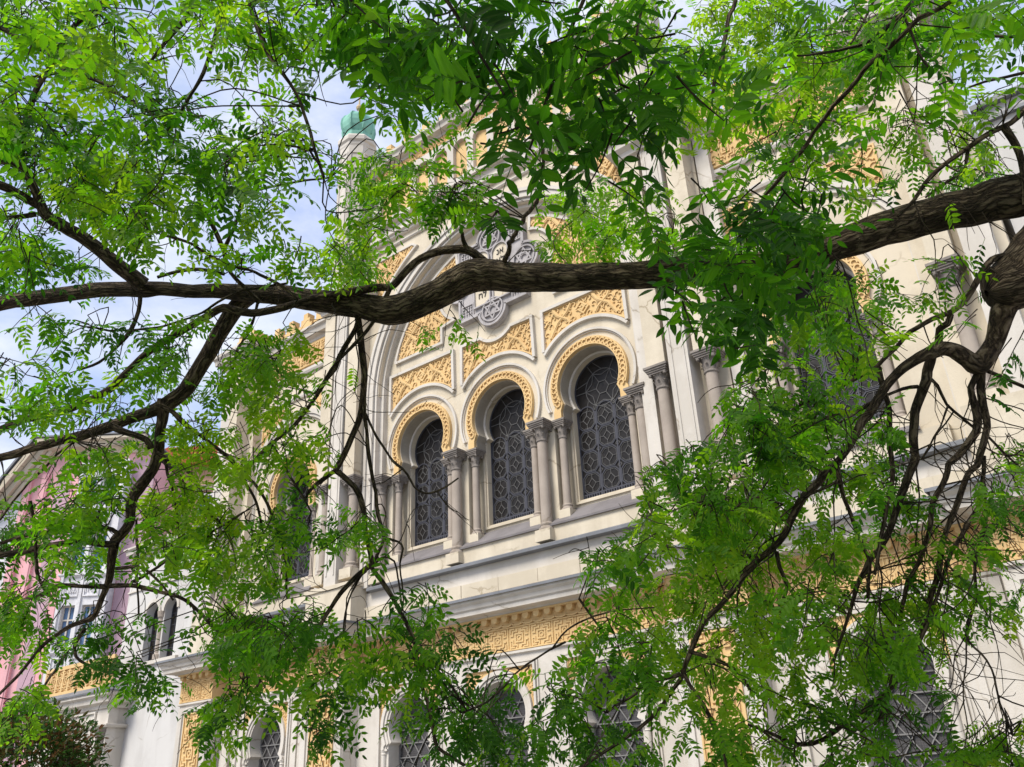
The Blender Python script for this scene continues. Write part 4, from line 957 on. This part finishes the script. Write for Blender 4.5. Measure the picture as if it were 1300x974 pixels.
# boughs and twigs: (list of pixel points, pixel radius start, end, distance start, end)
TW = [
 ([(617,334),(594,317),(575,316),(555,320),(535,330),(519,342),(505,356),(496,364),(489,367),(465,370),(440,373),(410,380),(379,386),(350,393),(322,398),(300,394),(288,391),(265,402),(237,415),(205,435),(179,452),(155,474),(135,493),(110,508),(85,520),(55,529),(30,534),(0,542),(-40,550)],5.5,4.2,4.85,4.9),
 ([(594,318),(588,305),(587,295)],3.5,2,4.85,4.8),
 ([(640,338),(645,318),(650,303),(664,280),(679,262),(683,250),(688,225),(690,200),(684,170)],3.4,2.2,4.85,2.2),
 ([(496,364),(473,411),(455,432),(440,446),(420,470),(400,500)],3,1.5,4.85,4.8),
 ([(454,400),(457,418),(460,437),(461,486),(460,519),(455,540),(447,560),(437,580),(426,597)],4.2,4,4.9,4.8),
 ([(426,597),(406,614),(394,624),(389,634),(380,650)],3,1.5,4.8,4.7),
 ([(426,597),(445,612),(458,629),(461,663),(466,690),(470,712),(472,722),(485,737),(494,751),(505,775),(518,798),(526,816),(530,848),(536,870),(542,890),(549,925),(555,948),(572,961),(590,972)],3.8,2,4.8,4.4),
 ([(470,718),(455,732),(433,754),(418,778),(407,796),(381,819),(362,828),(345,838),(326,871),(310,893),(300,915)],3.2,1.6,4.7,4.5),
 ([(461,486),(467,560),(473,600),(479,642),(484,665),(487,683),(480,700),(472,720)],2.6,2.4,4.8,4.75),
 ([(461,519),(480,560),(498,585),(512,595),(522,610),(531,623),(545,626),(565,618),(582,607)],1.8,1.1,4.8,4.7),
 ([(487,683),(505,687),(512,697),(508,715),(512,760)],1.6,1,4.75,4.7),
 ([(470,722),(485,709),(500,713),(505,735),(510,770)],1.5,1,4.75,4.7),
 ([(465,725),(450,745),(440,770),(436,800),(440,840)],1.5,.9,4.7,4.7),
 ([(27,197),(30,170),(35,140),(46,110),(62,86),(80,55),(100,27),(125,8),(140,-8)],4.2,3,4.5,4.2),
 ([(316,-5),(325,30),(337,62),(360,95),(375,118),(390,156),(400,190),(411,225)],3,1.8,3.6,3.4),
 ([(250,-10),(240,15),(225,35),(205,60),(190,80)],3.6,2,4,4),([(285,-5),(275,40),(263,82),(242,123),(225,150)],3,1.6,3.8,3.8),
 ([(0,35),(50,62),(103,94),(135,110),(160,125),(190,143),(218,155)],2.8,1.6,4.2,4),([(110,50),(100,80),(104,100)],2,1.5,4.2,4.2),
 ([(0,135),(40,150),(80,185),(110,215)],2.2,1.2,4.3,4.2),([(8,95),(25,100),(60,95),(90,85)],2.4,1.5,4.3,4.2),
 ([(46,272),(20,276),(-20,277)],3.5,3,4.8,4.7),([(50,262),(23,249),(0,238),(-30,225)],5.5,4.5,4.85,4.7),
 ([(206,298),(235,308),(260,320),(290,335),(330,348),(360,365),(378,380)],1.8,2.2,4.7,4.8),([(252,228),(258,262),(275,295),(284,318)],2.6,2.6,4.7,4.8),([(308,250),(300,280),(288,305),(284,320),(290,340),(305,360),(330,385)],2,3.4,4.7,4.9),([(420,225),(370,232),(330,240),(308,250)],1.2,1.8,4.6,4.7),
 ([(200,352),(225,345),(255,342),(285,348)],2.2,2.4,5,5),([(178,376),(176,395),(165,420),(145,442),(125,460),(100,470)],3.2,1.6,5,4.9),
 ([(365,360),(300,372),(250,400),(200,415),(150,420),(110,415)],1.6,1.4,4.8,4.7),
 ([(140,541),(156,549),(172,555),(186,560),(192,570)],4.5,4.5,4.95,4.95),
 ([(149,692),(126,690),(104,687),(85,689),(68,692),(35,698),(0,704),(-30,710)],5,4,4.85,4.8),
 ([(152,680),(142,672),(126,669),(110,671),(95,675),(74,674),(45,677),(20,684),(0,690)],3,2.4,4.85,4.7),
 ([(136,745),(115,743),(90,743),(72,746),(56,753),(30,764),(0,776),(-30,790)],3.5,2.5,4.8,4.6),([(140,744),(165,743),(180,746),(203,753),(226,760),(242,768),(258,782),(272,800)],3.3,1.8,4.8,4.6),
 ([(147,722),(176,720),(196,733),(208,745),(220,762)],2.2,1.3,4.8,4.7),([(167,739),(200,720),(235,699),(275,672),(310,650)],2.2,1.3,4.8,4.7),
 ([(38,636),(43,655),(46,680),(47,724),(52,740),(59,753),(72,765)],2.6,1.6,4.5,4.5),([(173,660),(174,700),(175,740),(176,780)],1.7,1.2,4.8,4.7),
 ([(108,798),(95,816),(97,832),(110,843),(124,850),(150,857),(180,865)],2.6,1.3,4.8,4.7),([(86,828),(70,850),(55,875),(45,900)],1.8,1.1,4.8,4.7),
 ([(95,560),(60,590),(30,620),(0,660)],2,1.3,4.7,4.6),([(205,515),(250,550),(300,590),(340,640),(360,700),(365,760)],3,1.5,5,4.8),([(330,375),(320,410),(300,450),(290,500)],2,1.2,5,4.9),([(200,575),(235,596),(250,615),(262,640),(275,660)],2.6,1.6,5,4.9),([(209,580),(222,640),(228,690),(235,720)],2,1.2,5,4.9),
 ([(455,404),(440,440),(415,480),(400,505),(375,540),(345,565),(320,590),(312,610),(325,640),(335,680)],3,1.6,4.9,4.7),([(345,565),(372,610),(395,650)],2,1.2,4.8,4.7),
 ([(1243,463),(1240,475),(1232,491),(1234,507),(1240,529),(1240,549),(1226,568),(1209,588),(1204,600),(1186,635),(1179,677),(1167,715),(1152,738),(1148,760),(1144,784),(1136,846),(1129,884),(1110,920)],5.2,2,4.15,3.8),
 ([(1247,466),(1247,502),(1251,530),(1251,552),(1249,579),(1242,592),(1229,602),(1213,638),(1198,681),(1190,731),(1175,784),(1152,838),(1129,876),(1090,907),(1044,938),(1020,944),(1000,941),(975,930),(950,920)],5.2,2,4.15,3.7),
 ([(1249,579),(1248,600),(1244,635),(1229,665),(1206,708),(1186,769),(1167,815),(1150,850)],3.4,1.8,4.1,3.8),
 ([(1248,600),(1252,661),(1238,715),(1238,761),(1229,790),(1229,815),(1245,830),(1259,850),(1267,884),(1286,934)],2.2,1.2,4.1,3.9),
 ([(1290,322),(1257,332),(1241,356),(1228,377),(1207,395),(1185,404),(1164,418),(1151,428),(1129,450),(1115,466),(1093,477),(1057,496),(1040,505),(1010,520),(985,545)],4,2,4.15,4),
 ([(1192,440),(1193,418),(1203,411),(1207,399)],5,3.8,4.15,4.1),([(1115,466),(1121,493),(1129,521),(1130,557),(1133,593),(1126,640),(1116,690),(1110,730)],3.8,2.2,4.1,3.9),
 ([(1165,491),(1145,494),(1126,501),(1100,515),(1060,540)],2.4,1.5,4.1,4),([(1178,478),(1190,490),(1204,513),(1222,530),(1240,546)],2.2,1.8,4.15,4.1),([(1204,514),(1196,535),(1190,548),(1170,583)],1.4,1,4.1,4),([(1251,470),(1275,480),(1300,491),(1330,500)],2.6,2.2,4.15,4.1),([(1254,554),(1280,580),(1310,607)],1.6,1.2,4.1,4.1),
 ([(1030,300),(985,290),(958,271),(985,234),(1016,193),(1050,146),(1097,88),(1154,37),(1212,0),(1260,-30)],2.2,3.4,3.2,2.4),
 ([(1165,-10),(1141,20),(1104,51),(1063,64),(1012,71)],2.8,1.6,2.8,2.6),([(1134,-10),(1151,30),(1165,64),(1178,85)],2,1.4,2.8,2.7),([(1112,-5),(1095,30),(1080,56)],1.8,1.2,3,2.9),([(935,-10),(922,40),(914,81),(905,120)],3.2,2,3.2,3),
 ([(1330,110),(1300,139),(1283,154),(1249,173),(1226,190),(1199,210),(1175,234),(1161,255),(1140,275)],4.4,2,4.2,4.2),([(1229,190),(1224,217),(1199,234),(1175,251)],2.4,1.4,4.2,4.2),([(1273,159),(1290,186),(1298,215),(1302,260)],4.4,4.4,4.2,4.15),
 ([(1226,44),(1260,46),(1320,48)],1.8,2,2.9,2.9),([(1310,90),(1277,98),(1250,104),(1228,112)],2.2,1.3,3.2,3.2),
 ([(745,-10),(725,35),(711,71),(697,117),(683,156),(672,190)],2.6,1.8,1.9,1.75),([(820,-10),(808,45),(803,85)],2,1.6,2.2,2),([(560,-10),(580,20),(610,70),(640,120)],2.8,1.6,1.6,1.5),
 ([(875,827),(900,835),(935,850),(955,880)],2.6,1.5,3.8,3.7),([(863,856),(845,862),(825,868),(800,885),(770,905)],2.4,1.4,3.75,3.6),([(866,850),(895,900),(915,940),(925,985)],2.8,1.8,3.75,3.6),([(986,700),(992,720),(1000,745),(990,770),(985,800)],3,1.8,3.9,3.8),([(1062,590),(1075,640),(1090,680),(1104,715),(1102,760)],2.8,2.2,3.9,3.9),
 ([(1017,632),(1035,625),(1060,613),(1065,606)],1.6,2,3.9,3.9),([(994,640),(960,632),(930,645),(880,640),(850,650)],1.5,1.2,3.9,3.8),([(700,825),(720,800),(755,782),(785,775)],1.2,1.2,4,4),
 ([(735,760),(760,795),(775,815)],1.5,1.2,3.9,3.9),([(585,905),(620,890),(660,850),(690,830),(718,815)],1.2,1.3,4.2,4),
]
NODES = []
for path, r0, r1, d0, d1 in TW:
    n = len(path); pts, rad = limb3([(x, y, r0+(r1-r0)*i/(n-1)) for i, (x, y) in enumerate(path)], d0, d1)
    wood = Wood(); P_, R_ = wood.add(pts, [max(.0022, q) for q in rad], 9, .10, n*13+int(path[0][0]), .035)
    NODES += [(p, r) for p, r in zip(P_, R_)]; wood.build('bough')
for k in LP: NODES += [(p, r) for p, r in zip(LP[k][0][::4], LP[k][1][::4])]
# ------------------------------------------------------------------ foliage
G = ["8878854777664556666633567777777776666655","8768865257553456666612456666777766666655","7668865113221257665411355556666766665423",
     "6546776321111057754312445556566766653422","8626777763430006853223444455666666663322","6667766774741004643323321145666656652432",
     "5788766675542254454312310121455534552323","4688877664214776553114665432234312333332","7647876554323873332005876534454322221100",
     "8736765345776531000006875544673100001221","8864234456665542000002421244443555443320","5421101111222102100000000045333567622421",
     "3674257641111100564000000036324566524423","1453357754775200351000000003225666525424","4432467667886200010000000000377555312434",
     "7754667778885000000000000002798644313435","5777776777873000000000000003798654411144","2368878775654000000000000024787753520145",
     "2468888663512000000000000278896655422256","6788887554722000000000000599985534434545","8778778887547640000000003899875676534464",
     "7777766787624531000000056689985776545543","3334323567711211000000165378877766444444","5222222566775323530000045578777776554355",
     "4553642478887555851000276654686776666412","3335763257664444763100574464686545777312","4224674133334442665312474536885524444424",
     "8311132134136534586667431115875544331523","6200010265014531277887533214664454333555","1000000131002100178986687655653445434777"]
NG = ["0000000000024888999985554444225555677776","0000000000033688899975566534225556678765","0000000000000467668976788887425566665424",
     "0000000000000145546766789986335556544323","0000000000000013236878888865655665432100","0000000000000002576688886743457875200000",
     "0000000000000000024687654751257764000000","0000000000000000002674231661466543000000","0000000000000000004543000324678430000000",
     "0000000000000000002110000125899300000000","0000000000000000000000001467888610000000","0000000000000000000000000145785410000000",
     "0000000000000000000000000223462100000000","0000000000000000000000000002450000000000"]
def grid(g): return np.array([[int(c) for c in r] for r in g]+[[0]*40]*(30-len(g)), float)
Gd, Nd = grid(G), grid(NG)
TAU = np.array([0,.07,.2,.36,.54,.78,1.08,1.5,2.1,2.9])
FULL = np.full((30,40), 7.0)
def dens(Gr, px, py):
    x = min(max(px/32.5-.5, 0), 38.999); y = min(max(py/32.47-.5, 0), 28.999)
    i, j = int(x), int(y); fx, fy = x-i, y-j
    return (Gr[j,i]*(1-fx)+Gr[j,i+1]*fx)*(1-fy)+(Gr[j+1,i]*(1-fx)+Gr[j+1,i+1]*fx)*fy
_f = rng.normal(0,1,(34,44))
for _ in range(2): _f = (_f[:-1,:-1]+_f[1:,:-1]+_f[:-1,1:]+_f[1:,1:])/4
TF = _f[:30,:40]/_f.std()
def proj(p):
    q = p-CAM; d = q@Fv; return 650+FPX*(q@Rv)/d, 487-FPX*(q@Uv)/d, d
def unit(v): return v/(np.linalg.norm(v)+1e-9)
def leaflet_template(fine):
    st = [(.10,.42),(.30,.92),(.52,1.0),(.74,.72),(.9,.34)] if fine else [(.22,.85),(.62,.9)]
    vs = [(0,0,0)]; 
    for t, w_ in st: hw = .175 if fine else .2; vs += [(t,-w_*hw,.05*w_),(t,0,0),(t,w_*hw,.05*w_)]
    vs.append((1,0,-.05)); n = len(st); fs = [(0,2,1),(0,3,2)]
    for i in range(n-1):
        b = 1+3*i; fs += [(b,b+1,b+4,b+3),(b+1,b+2,b+5,b+4)]
    b = 1+3*(n-1); e = len(vs)-1; fs += [(b,b+1,e),(b+1,b+2,e)]
    V = np.array(vs, float)
    V[:, 2] -= .10*V[:, 0]**2        # slight droop to the tip
    return V, fs
class Leaves:
    def __init__(s, fine): 
        s.T, s.F = leaflet_template(fine); s.mats, s.tints, s.rach = [], [], []
    def leaflet(s, o, ax, nrm, size, tint):
        ax = unit(ax); sd_ = unit(np.cross(nrm, ax)); up = np.cross(ax, sd_)
        s.mats.append((o, ax*size, sd_*size*rng.uniform(.85,1.15), up*size)); s.tints.append(tint)
    def compound(s, o, ax, nrm, length, pairs, lsize, tint):
        """pinnate leaf: opposite leaflets along a drooping rachis plus one at the end"""
        ax = unit(ax); sd_ = unit(np.cross(nrm, ax)); p = o.copy(); pts = [p.copy()]; d = ax.copy()
        st = length/(pairs+1)
        for k in range(pairs+1):
            d = unit(d + np.array([0,0,-.10]) + rng.normal(0,.03,3)); p = p+d*st*(1.3 if k == 0 else 1); pts.append(p.copy())
            up = unit(np.cross(d, sd_)*-1) if False else unit(nrm - d*np.dot(nrm, d))
            s_ = unit(np.cross(up, d))
            sz = lsize*(.72+.5*math.sin(PI*(k+.8)/(pairs+1.6)))*rng.uniform(.88,1.12)
            if k == pairs:
                s.leaflet(p, d+rng.normal(0,.1,3), up+rng.normal(0,.15,3), sz, tint); break
            for q in (-1, 1):
                if rng.random() < .05: continue
                s.leaflet(p+d*rng.uniform(-.1,.1)*st, d*rng.uniform(.35,.6)+s_*q*rng.uniform(.8,1)+np.array([0,0,-.12])+rng.normal(0,.07,3), up+s_*q*rng.uniform(-.1,.35)+rng.normal(0,.16,3), sz, tint+rng.normal(0,.06))
        s.rach.append(pts)
    def build(s, name, parent, origin, material, rr=.0009):
        nL = len(s.mats); T = s.T; nv = len(T)
        O = np.array([m[0] for m in s.mats]); A = np.array([m[1] for m in s.mats]); B = np.array([m[2] for m in s.mats]); C = np.array([m[3] for m in s.mats])
        V = O[:,None,:] + T[None,:,0,None]*A[:,None,:] + T[None,:,1,None]*B[:,None,:] + T[None,:,2,None]*C[:,None,:]
        fl = np.concatenate([np.array(f) for f in s.F]); ln = np.array([len(f) for f in s.F]); off = np.concatenate([[0], np.cumsum(ln)[:-1]])
        loops = (fl[None,:]+np.arange(nL)[:,None]*nv).ravel(); starts = (off[None,:]+np.arange(nL)[:,None]*len(fl)).ravel()
        V = V.reshape(-1,3); tint = np.repeat(np.array(s.tints), nv); rib = np.tile((np.abs(T[:,1]) < 1e-6).astype(float), nL)
        # rachises: thin three-sided stalks
        rv, rf, n0 = [], [], len(V)
        for pts in s.rach:
            pts = pts[::2] if len(pts) > 4 else pts
            for i, p in enumerate(pts):
                d = unit(pts[min(i+1,len(pts)-1)]-pts[max(i-1,0)]); u = unit(np.cross(d,[.3,.1,1])); v = np.cross(d,u); r = rr*(1.3-.8*i/len(pts))
                for k in range(3): rv.append(p+r*(math.cos(k*2.094)*u+math.sin(k*2.094)*v))
                if i:
                    b = n0+len(rv)-6
                    for k in range(3): rf.append((b+k, b+(k+1)%3, b+3+(k+1)%3, b+3+k))
        if rv:
            rf = np.array(rf); starts = np.concatenate([starts, len(loops)+np.arange(len(rf))*4]); loops = np.concatenate([loops, rf.ravel()])
            V = np.vstack([V, np.array(rv)]); tint = np.concatenate([tint, np.full(len(rv), .45)]); rib = np.concatenate([rib, np.ones(len(rv))])
        print(name, 'leaflets', nL, 'verts', len(V))
        return mesh_np(name, V, (loops, starts), material, parent, origin, None, True, np.clip(tint,0,1), rib)
LIMB_PX = []
for k in LP:
    for p_, r_ in zip(LP[k][0][::3], LP[k][1][::3]):
        x, y, d = proj(p_)
        if d > .5: LIMB_PX.append((x, y, d, r_*FPX/d))
LIMB_PX = np.array(LIMB_PX)
def over_limb(x, y, d):
    q = LIMB_PX; m = ((q[:,0]-x)**2+(q[:,1]-y)**2 < (q[:,3]+7)**2) & (q[:,2] > d-.05)
    return bool(m.any())
twigs = Wood()
NP_ = np.array([n[0] for n in NODES])
def sprig(lv, px, py, d, Gr, nleaf, leaf_len, pairs, lsize, length, hang, tint0, slack, origin_twig=True):
    """a thin hanging shoot with pinnate leaves along it; leaves only where the canopy is dense in the photograph"""
    o = P3(px, py, d); g0 = max(.5, dens(Gr, px, py))
    dirv = unit(rng.normal(0,1,3)*np.array([1,1,.5]) + np.array([0,0,-hang])); p = o.copy(); pts = [p.copy()]; tint = tint0+rng.normal(0,.19)
    st = length/nleaf; side = 1; made = 0
    for k in range(nleaf):
        dirv = unit(dirv + np.array([0,0,-.10*hang]) + rng.normal(0,.12,3)); p = p+dirv*st; pts.append(p.copy())
        x, y, dd = proj(p)
        g = dens(Gr, x, y)
        if g < .7 or rng.random() > (TAU[int(g+.5)]+.05)/(TAU[int(g0+.5)]+.05)+.1: continue
        s_ = unit(np.cross(dirv, [0,0,1])+rng.normal(0,.25,3)); side = -side
        ax = unit(dirv*.45 + s_*side*.9 + np.array([0,0,rng.uniform(-.45,.25)]) + rng.normal(0,.2,3))
        tip = p+ax*leaf_len*.8; tx, ty, _ = proj(tip)
        if dens(Gr, tx, ty) < .7: continue
        tx2, ty2, _ = proj(p+ax*leaf_len*1.15)
        if dens(Gr, tx2, ty2) < .45 or dens(Gr, (x+tx)/2, (y+ty)/2) < .6: continue
        if Gr is Gd and rng.random() < .97 and (over_limb(x, y, dd) or over_limb(tx, ty, dd) or over_limb((x+tx)/2, (y+ty)/2, dd)): continue
        nrm = unit(np.array([0,0,.75])+rng.normal(0,.55,3)+ rng.uniform(-.2,.8)*np.array([.55,-.7,0]))
        lv.compound(p, ax, nrm, leaf_len*rng.uniform(.75,1.2), int(round(pairs*rng.uniform(.75,1.15))), lsize*rng.uniform(.85,1.15), np.clip(tint+rng.normal(0,.08),0,1)); made += 1
    if made:
        twigs.add(pts, np.linspace(.0026,.0012,len(pts)), 5, 0, 0, .05)
        if origin_twig:
            i = np.argmin(((NP_-o)**2).sum(1)); q = NP_[i]; dist = np.linalg.norm(q-o)
            if dist < .5 and rng.random() < .4:
                mid = (q+o)/2+np.array([0,0,.10*rng.random()])+rng.normal(0,.06,3); twigs.add([q, mid, o], [.0034,.003,.0026], 5, 0, 0, .06)
def depth_g(px, py):
    base = 4.5
    if px > 700: base = 4.0 if py > 380 else 4.5
    if py < 330 and px < 420: base = 4.0
    if 690 < px < 860 and 220 < py < 350: base = 5.3
    if px < 330 and py > 480: base = 4.7
    return base + rng.uniform(-.9, 1.1)
crown = Leaves(False)
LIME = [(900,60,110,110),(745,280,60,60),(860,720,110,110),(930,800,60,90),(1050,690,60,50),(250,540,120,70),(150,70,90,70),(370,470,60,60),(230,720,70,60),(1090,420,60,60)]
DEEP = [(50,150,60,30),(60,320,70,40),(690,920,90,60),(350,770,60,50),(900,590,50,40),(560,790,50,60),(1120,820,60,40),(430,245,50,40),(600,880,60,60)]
for j in range(30):
    for i in range(40):
        g = Gd[j,i]
        lam = TAU[int(g)]*SPRIG_K*(RIGHT_K if i >= 20 and j > 12 else 1)/3.2
        for _c in range(rng.poisson(lam)):          # shoots come in little groups from one twig
            cx0, cy0 = (i+rng.random())*32.5, (j+rng.random())*32.47-10
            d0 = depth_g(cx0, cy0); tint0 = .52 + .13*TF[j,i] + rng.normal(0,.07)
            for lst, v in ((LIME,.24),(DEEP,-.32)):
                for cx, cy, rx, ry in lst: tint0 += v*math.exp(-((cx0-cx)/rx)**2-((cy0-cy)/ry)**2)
            fine_ = cx0 > 660 and cy0 > 430
            for _ in range(int(rng.integers(2,6))):
                px, py, d = cx0+rng.normal(0,7), cy0+rng.normal(0,6), d0+rng.normal(0,.06)
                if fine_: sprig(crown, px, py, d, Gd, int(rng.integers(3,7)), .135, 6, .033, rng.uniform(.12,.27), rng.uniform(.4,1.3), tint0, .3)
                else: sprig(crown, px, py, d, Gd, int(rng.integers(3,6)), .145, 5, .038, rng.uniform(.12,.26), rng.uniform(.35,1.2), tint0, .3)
# the crown goes on beyond the frame
for _ in range(150):
    px, py = rng.choice([rng.uniform(-450,-10), rng.uniform(1310,1750)]), rng.uniform(-200,950)
    sprig(crown, px, py, depth_g(500,100)+rng.uniform(0,.6), FULL, 6, .15, 5, .038, .34, .9, .5, 1)
for _ in range(150):
    px, py = rng.uniform(-300,1600), rng.uniform(-600,-10)
    sprig(crown, px, py, rng.uniform(3.6,5.6), FULL, 6, .15, 5, .038, .34, .8, .5, 1)
tag(crown.build('crown', TREE, TO, M['leaf']), kind='stuff')
near = Leaves(True)
for j in range(14):
    for i in range(40):
        g = Nd[j,i]
        for _ in range(rng.poisson(TAU[int(g)]*NEAR_K*(2.0 if j > 6 and i > 25 else 1))):
            px, py = (i+rng.random())*32.5, (j+rng.random())*32.47-8
            d = 1.75 if 540 < px < 860 else (1.9 if px <= 540 else (2.3 if py > 190 else 2.7))
            sprig(near, px, py, d*rng.uniform(.9,1.22), Nd, int(rng.integers(2,4)), .16, 5, .046, rng.uniform(.06,.14), rng.uniform(.4,1.1), .12 if 540 < px < 1060 and (px < 880 or py > 210) else .34, .3, False)  # near leaves get low tints: canopy shade painted into their colour
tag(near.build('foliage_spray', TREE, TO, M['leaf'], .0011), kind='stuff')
# added canopy, unseen above and behind the viewer: it only shades the near leaves
over = Leaves(False)
for _ in range(SHADE_CANOPY_N):
    p = np.array([rng.uniform(-2.8,3.2), rng.uniform(-2.2,1.7), rng.uniform(3.3,5.2)])
    x, y, d = proj(p)
    if d > .3 and -60 < x < 1360 and -60 < y < 1034: continue
    for k in range(5):
        nrm = unit(np.array([0,0,1.0])+rng.normal(0,.4,3)); over.compound(p+rng.normal(0,.14,3), rng.normal(0,1,3)*np.array([1,1,.3]), nrm, .16, 5, .042, .5)
if over.mats: tag(over.build('foliage', TREE, TO, M['leaf']), kind='stuff')
# bare twiglets: a fine tangle hanging from the boughs
def tangle(n, box, lo, hi, curl=.25):
    idx = [i for i, (p, r) in enumerate(NODES) if box(*proj(p)[:2])]
    for _ in range(n):
        p = NODES[idx[int(rng.integers(len(idx)))]][0].copy(); d = unit(rng.normal(0,1,3)*np.array([1,1,.5])+np.array([0,0,-.8])); L_ = rng.uniform(lo,hi); k = max(4, int(L_/.09)); pts = [p.copy()]
        for _k in range(k):
            d = unit(d+rng.normal(0,curl,3)+np.array([0,0,-.08])); p = p+d*L_/k; pts.append(p.copy())
        r0 = rng.uniform(.0022,.0048); twigs.add(pts, np.linspace(r0,.0012,len(pts)), 5, 0, 0, .05)
        for _b in range(int(rng.integers(1,4))):
            q = pts[int(rng.integers(1,len(pts)))].copy(); d2 = unit(d+rng.normal(0,.8,3)); pp = [q.copy()]
            for _k in range(4): d2 = unit(d2+rng.normal(0,.3,3)+np.array([0,0,-.1])); q = q+d2*rng.uniform(.03,.09); pp.append(q.copy())
            twigs.add(pp, np.linspace(.0018,.001,5), 4, 0, 0, .05)
tangle(105, lambda x, y: x > 940 and y > 480, .35, 1.15, .3)
tangle(30, lambda x, y: x > 1100 and y < 420, .2, .5, .35)
tangle(45, lambda x, y: x < 520, .25, .7, .28)
tangle(16, lambda x, y: 390 < x < 560 and y > 380, .25, .6, .3)
tag(twigs.build('twig'), kind='stuff')

# ------------------------------------------------------------------ shrub at the lower left
sb = P3(30, 1010, 12.0)
SH = thing('flowering_shrub', (float(sb[0]), float(sb[1]), 0), 'dark shrub with bronze tinged leaves and pale flowers in front of the annex entrance', 'shrub')
SO = np.array(SH.location)
wd = Wood()
for k in range(7):
    a = k*.9; top = SO+np.array([.55*math.cos(a), .55*math.sin(a), 2.4+.3*math.sin(k*2.3)])
    wd.add([SO+np.array([.05*math.cos(a),.05*math.sin(a),0]), SO+np.array([.2*math.cos(a),.2*math.sin(a),.9]), top], [.035,.024,.01], 8, .08, k, .08)
wd.build('stem', SH, SO)
sl_ = Leaves(False); fl = MB(0)
for _ in range(11000):
    v = unit(rng.normal(0,1,3)); r_ = rng.uniform(.3,1.0)**.5*(1+.16*math.sin(5*v[0]+3*v[2])*math.cos(4*v[1]))
    p = SO+np.array([0,0,2.1])+v*r_*np.array([.98,.98,1.15]); bronze = .30*(v[2] > .3)*rng.random()+.40*(v[0]-.35 > 0)*rng.random()
    sl_.leaflet(p, unit(v+rng.normal(0,.6,3)), unit(np.array([0,0,1.])+rng.normal(0,.5,3)), rng.uniform(.07,.12), np.clip(rng.uniform(0,.6)+bronze,0,1))
for _ in range(60):
    v = unit(np.array([rng.uniform(-.6,.7), -.75+rng.normal(0,.2), rng.uniform(-.25,.25)])); c = SO+np.array([0,0,1.95])+v*1.08
    for k in range(9):
        q = c+rng.normal(0,.05,3); fl.lathe(q[0]-SO[0], q[1]-SO[1], [(.002,q[2]-.012),(.016,q[2]),(.012,q[2]+.01),(.001,q[2]+.014)], 6, False)
sl_.build('foliage', SH, SO, M['shrubleaf']); fl.build('blossom', M['blossom'], SH)
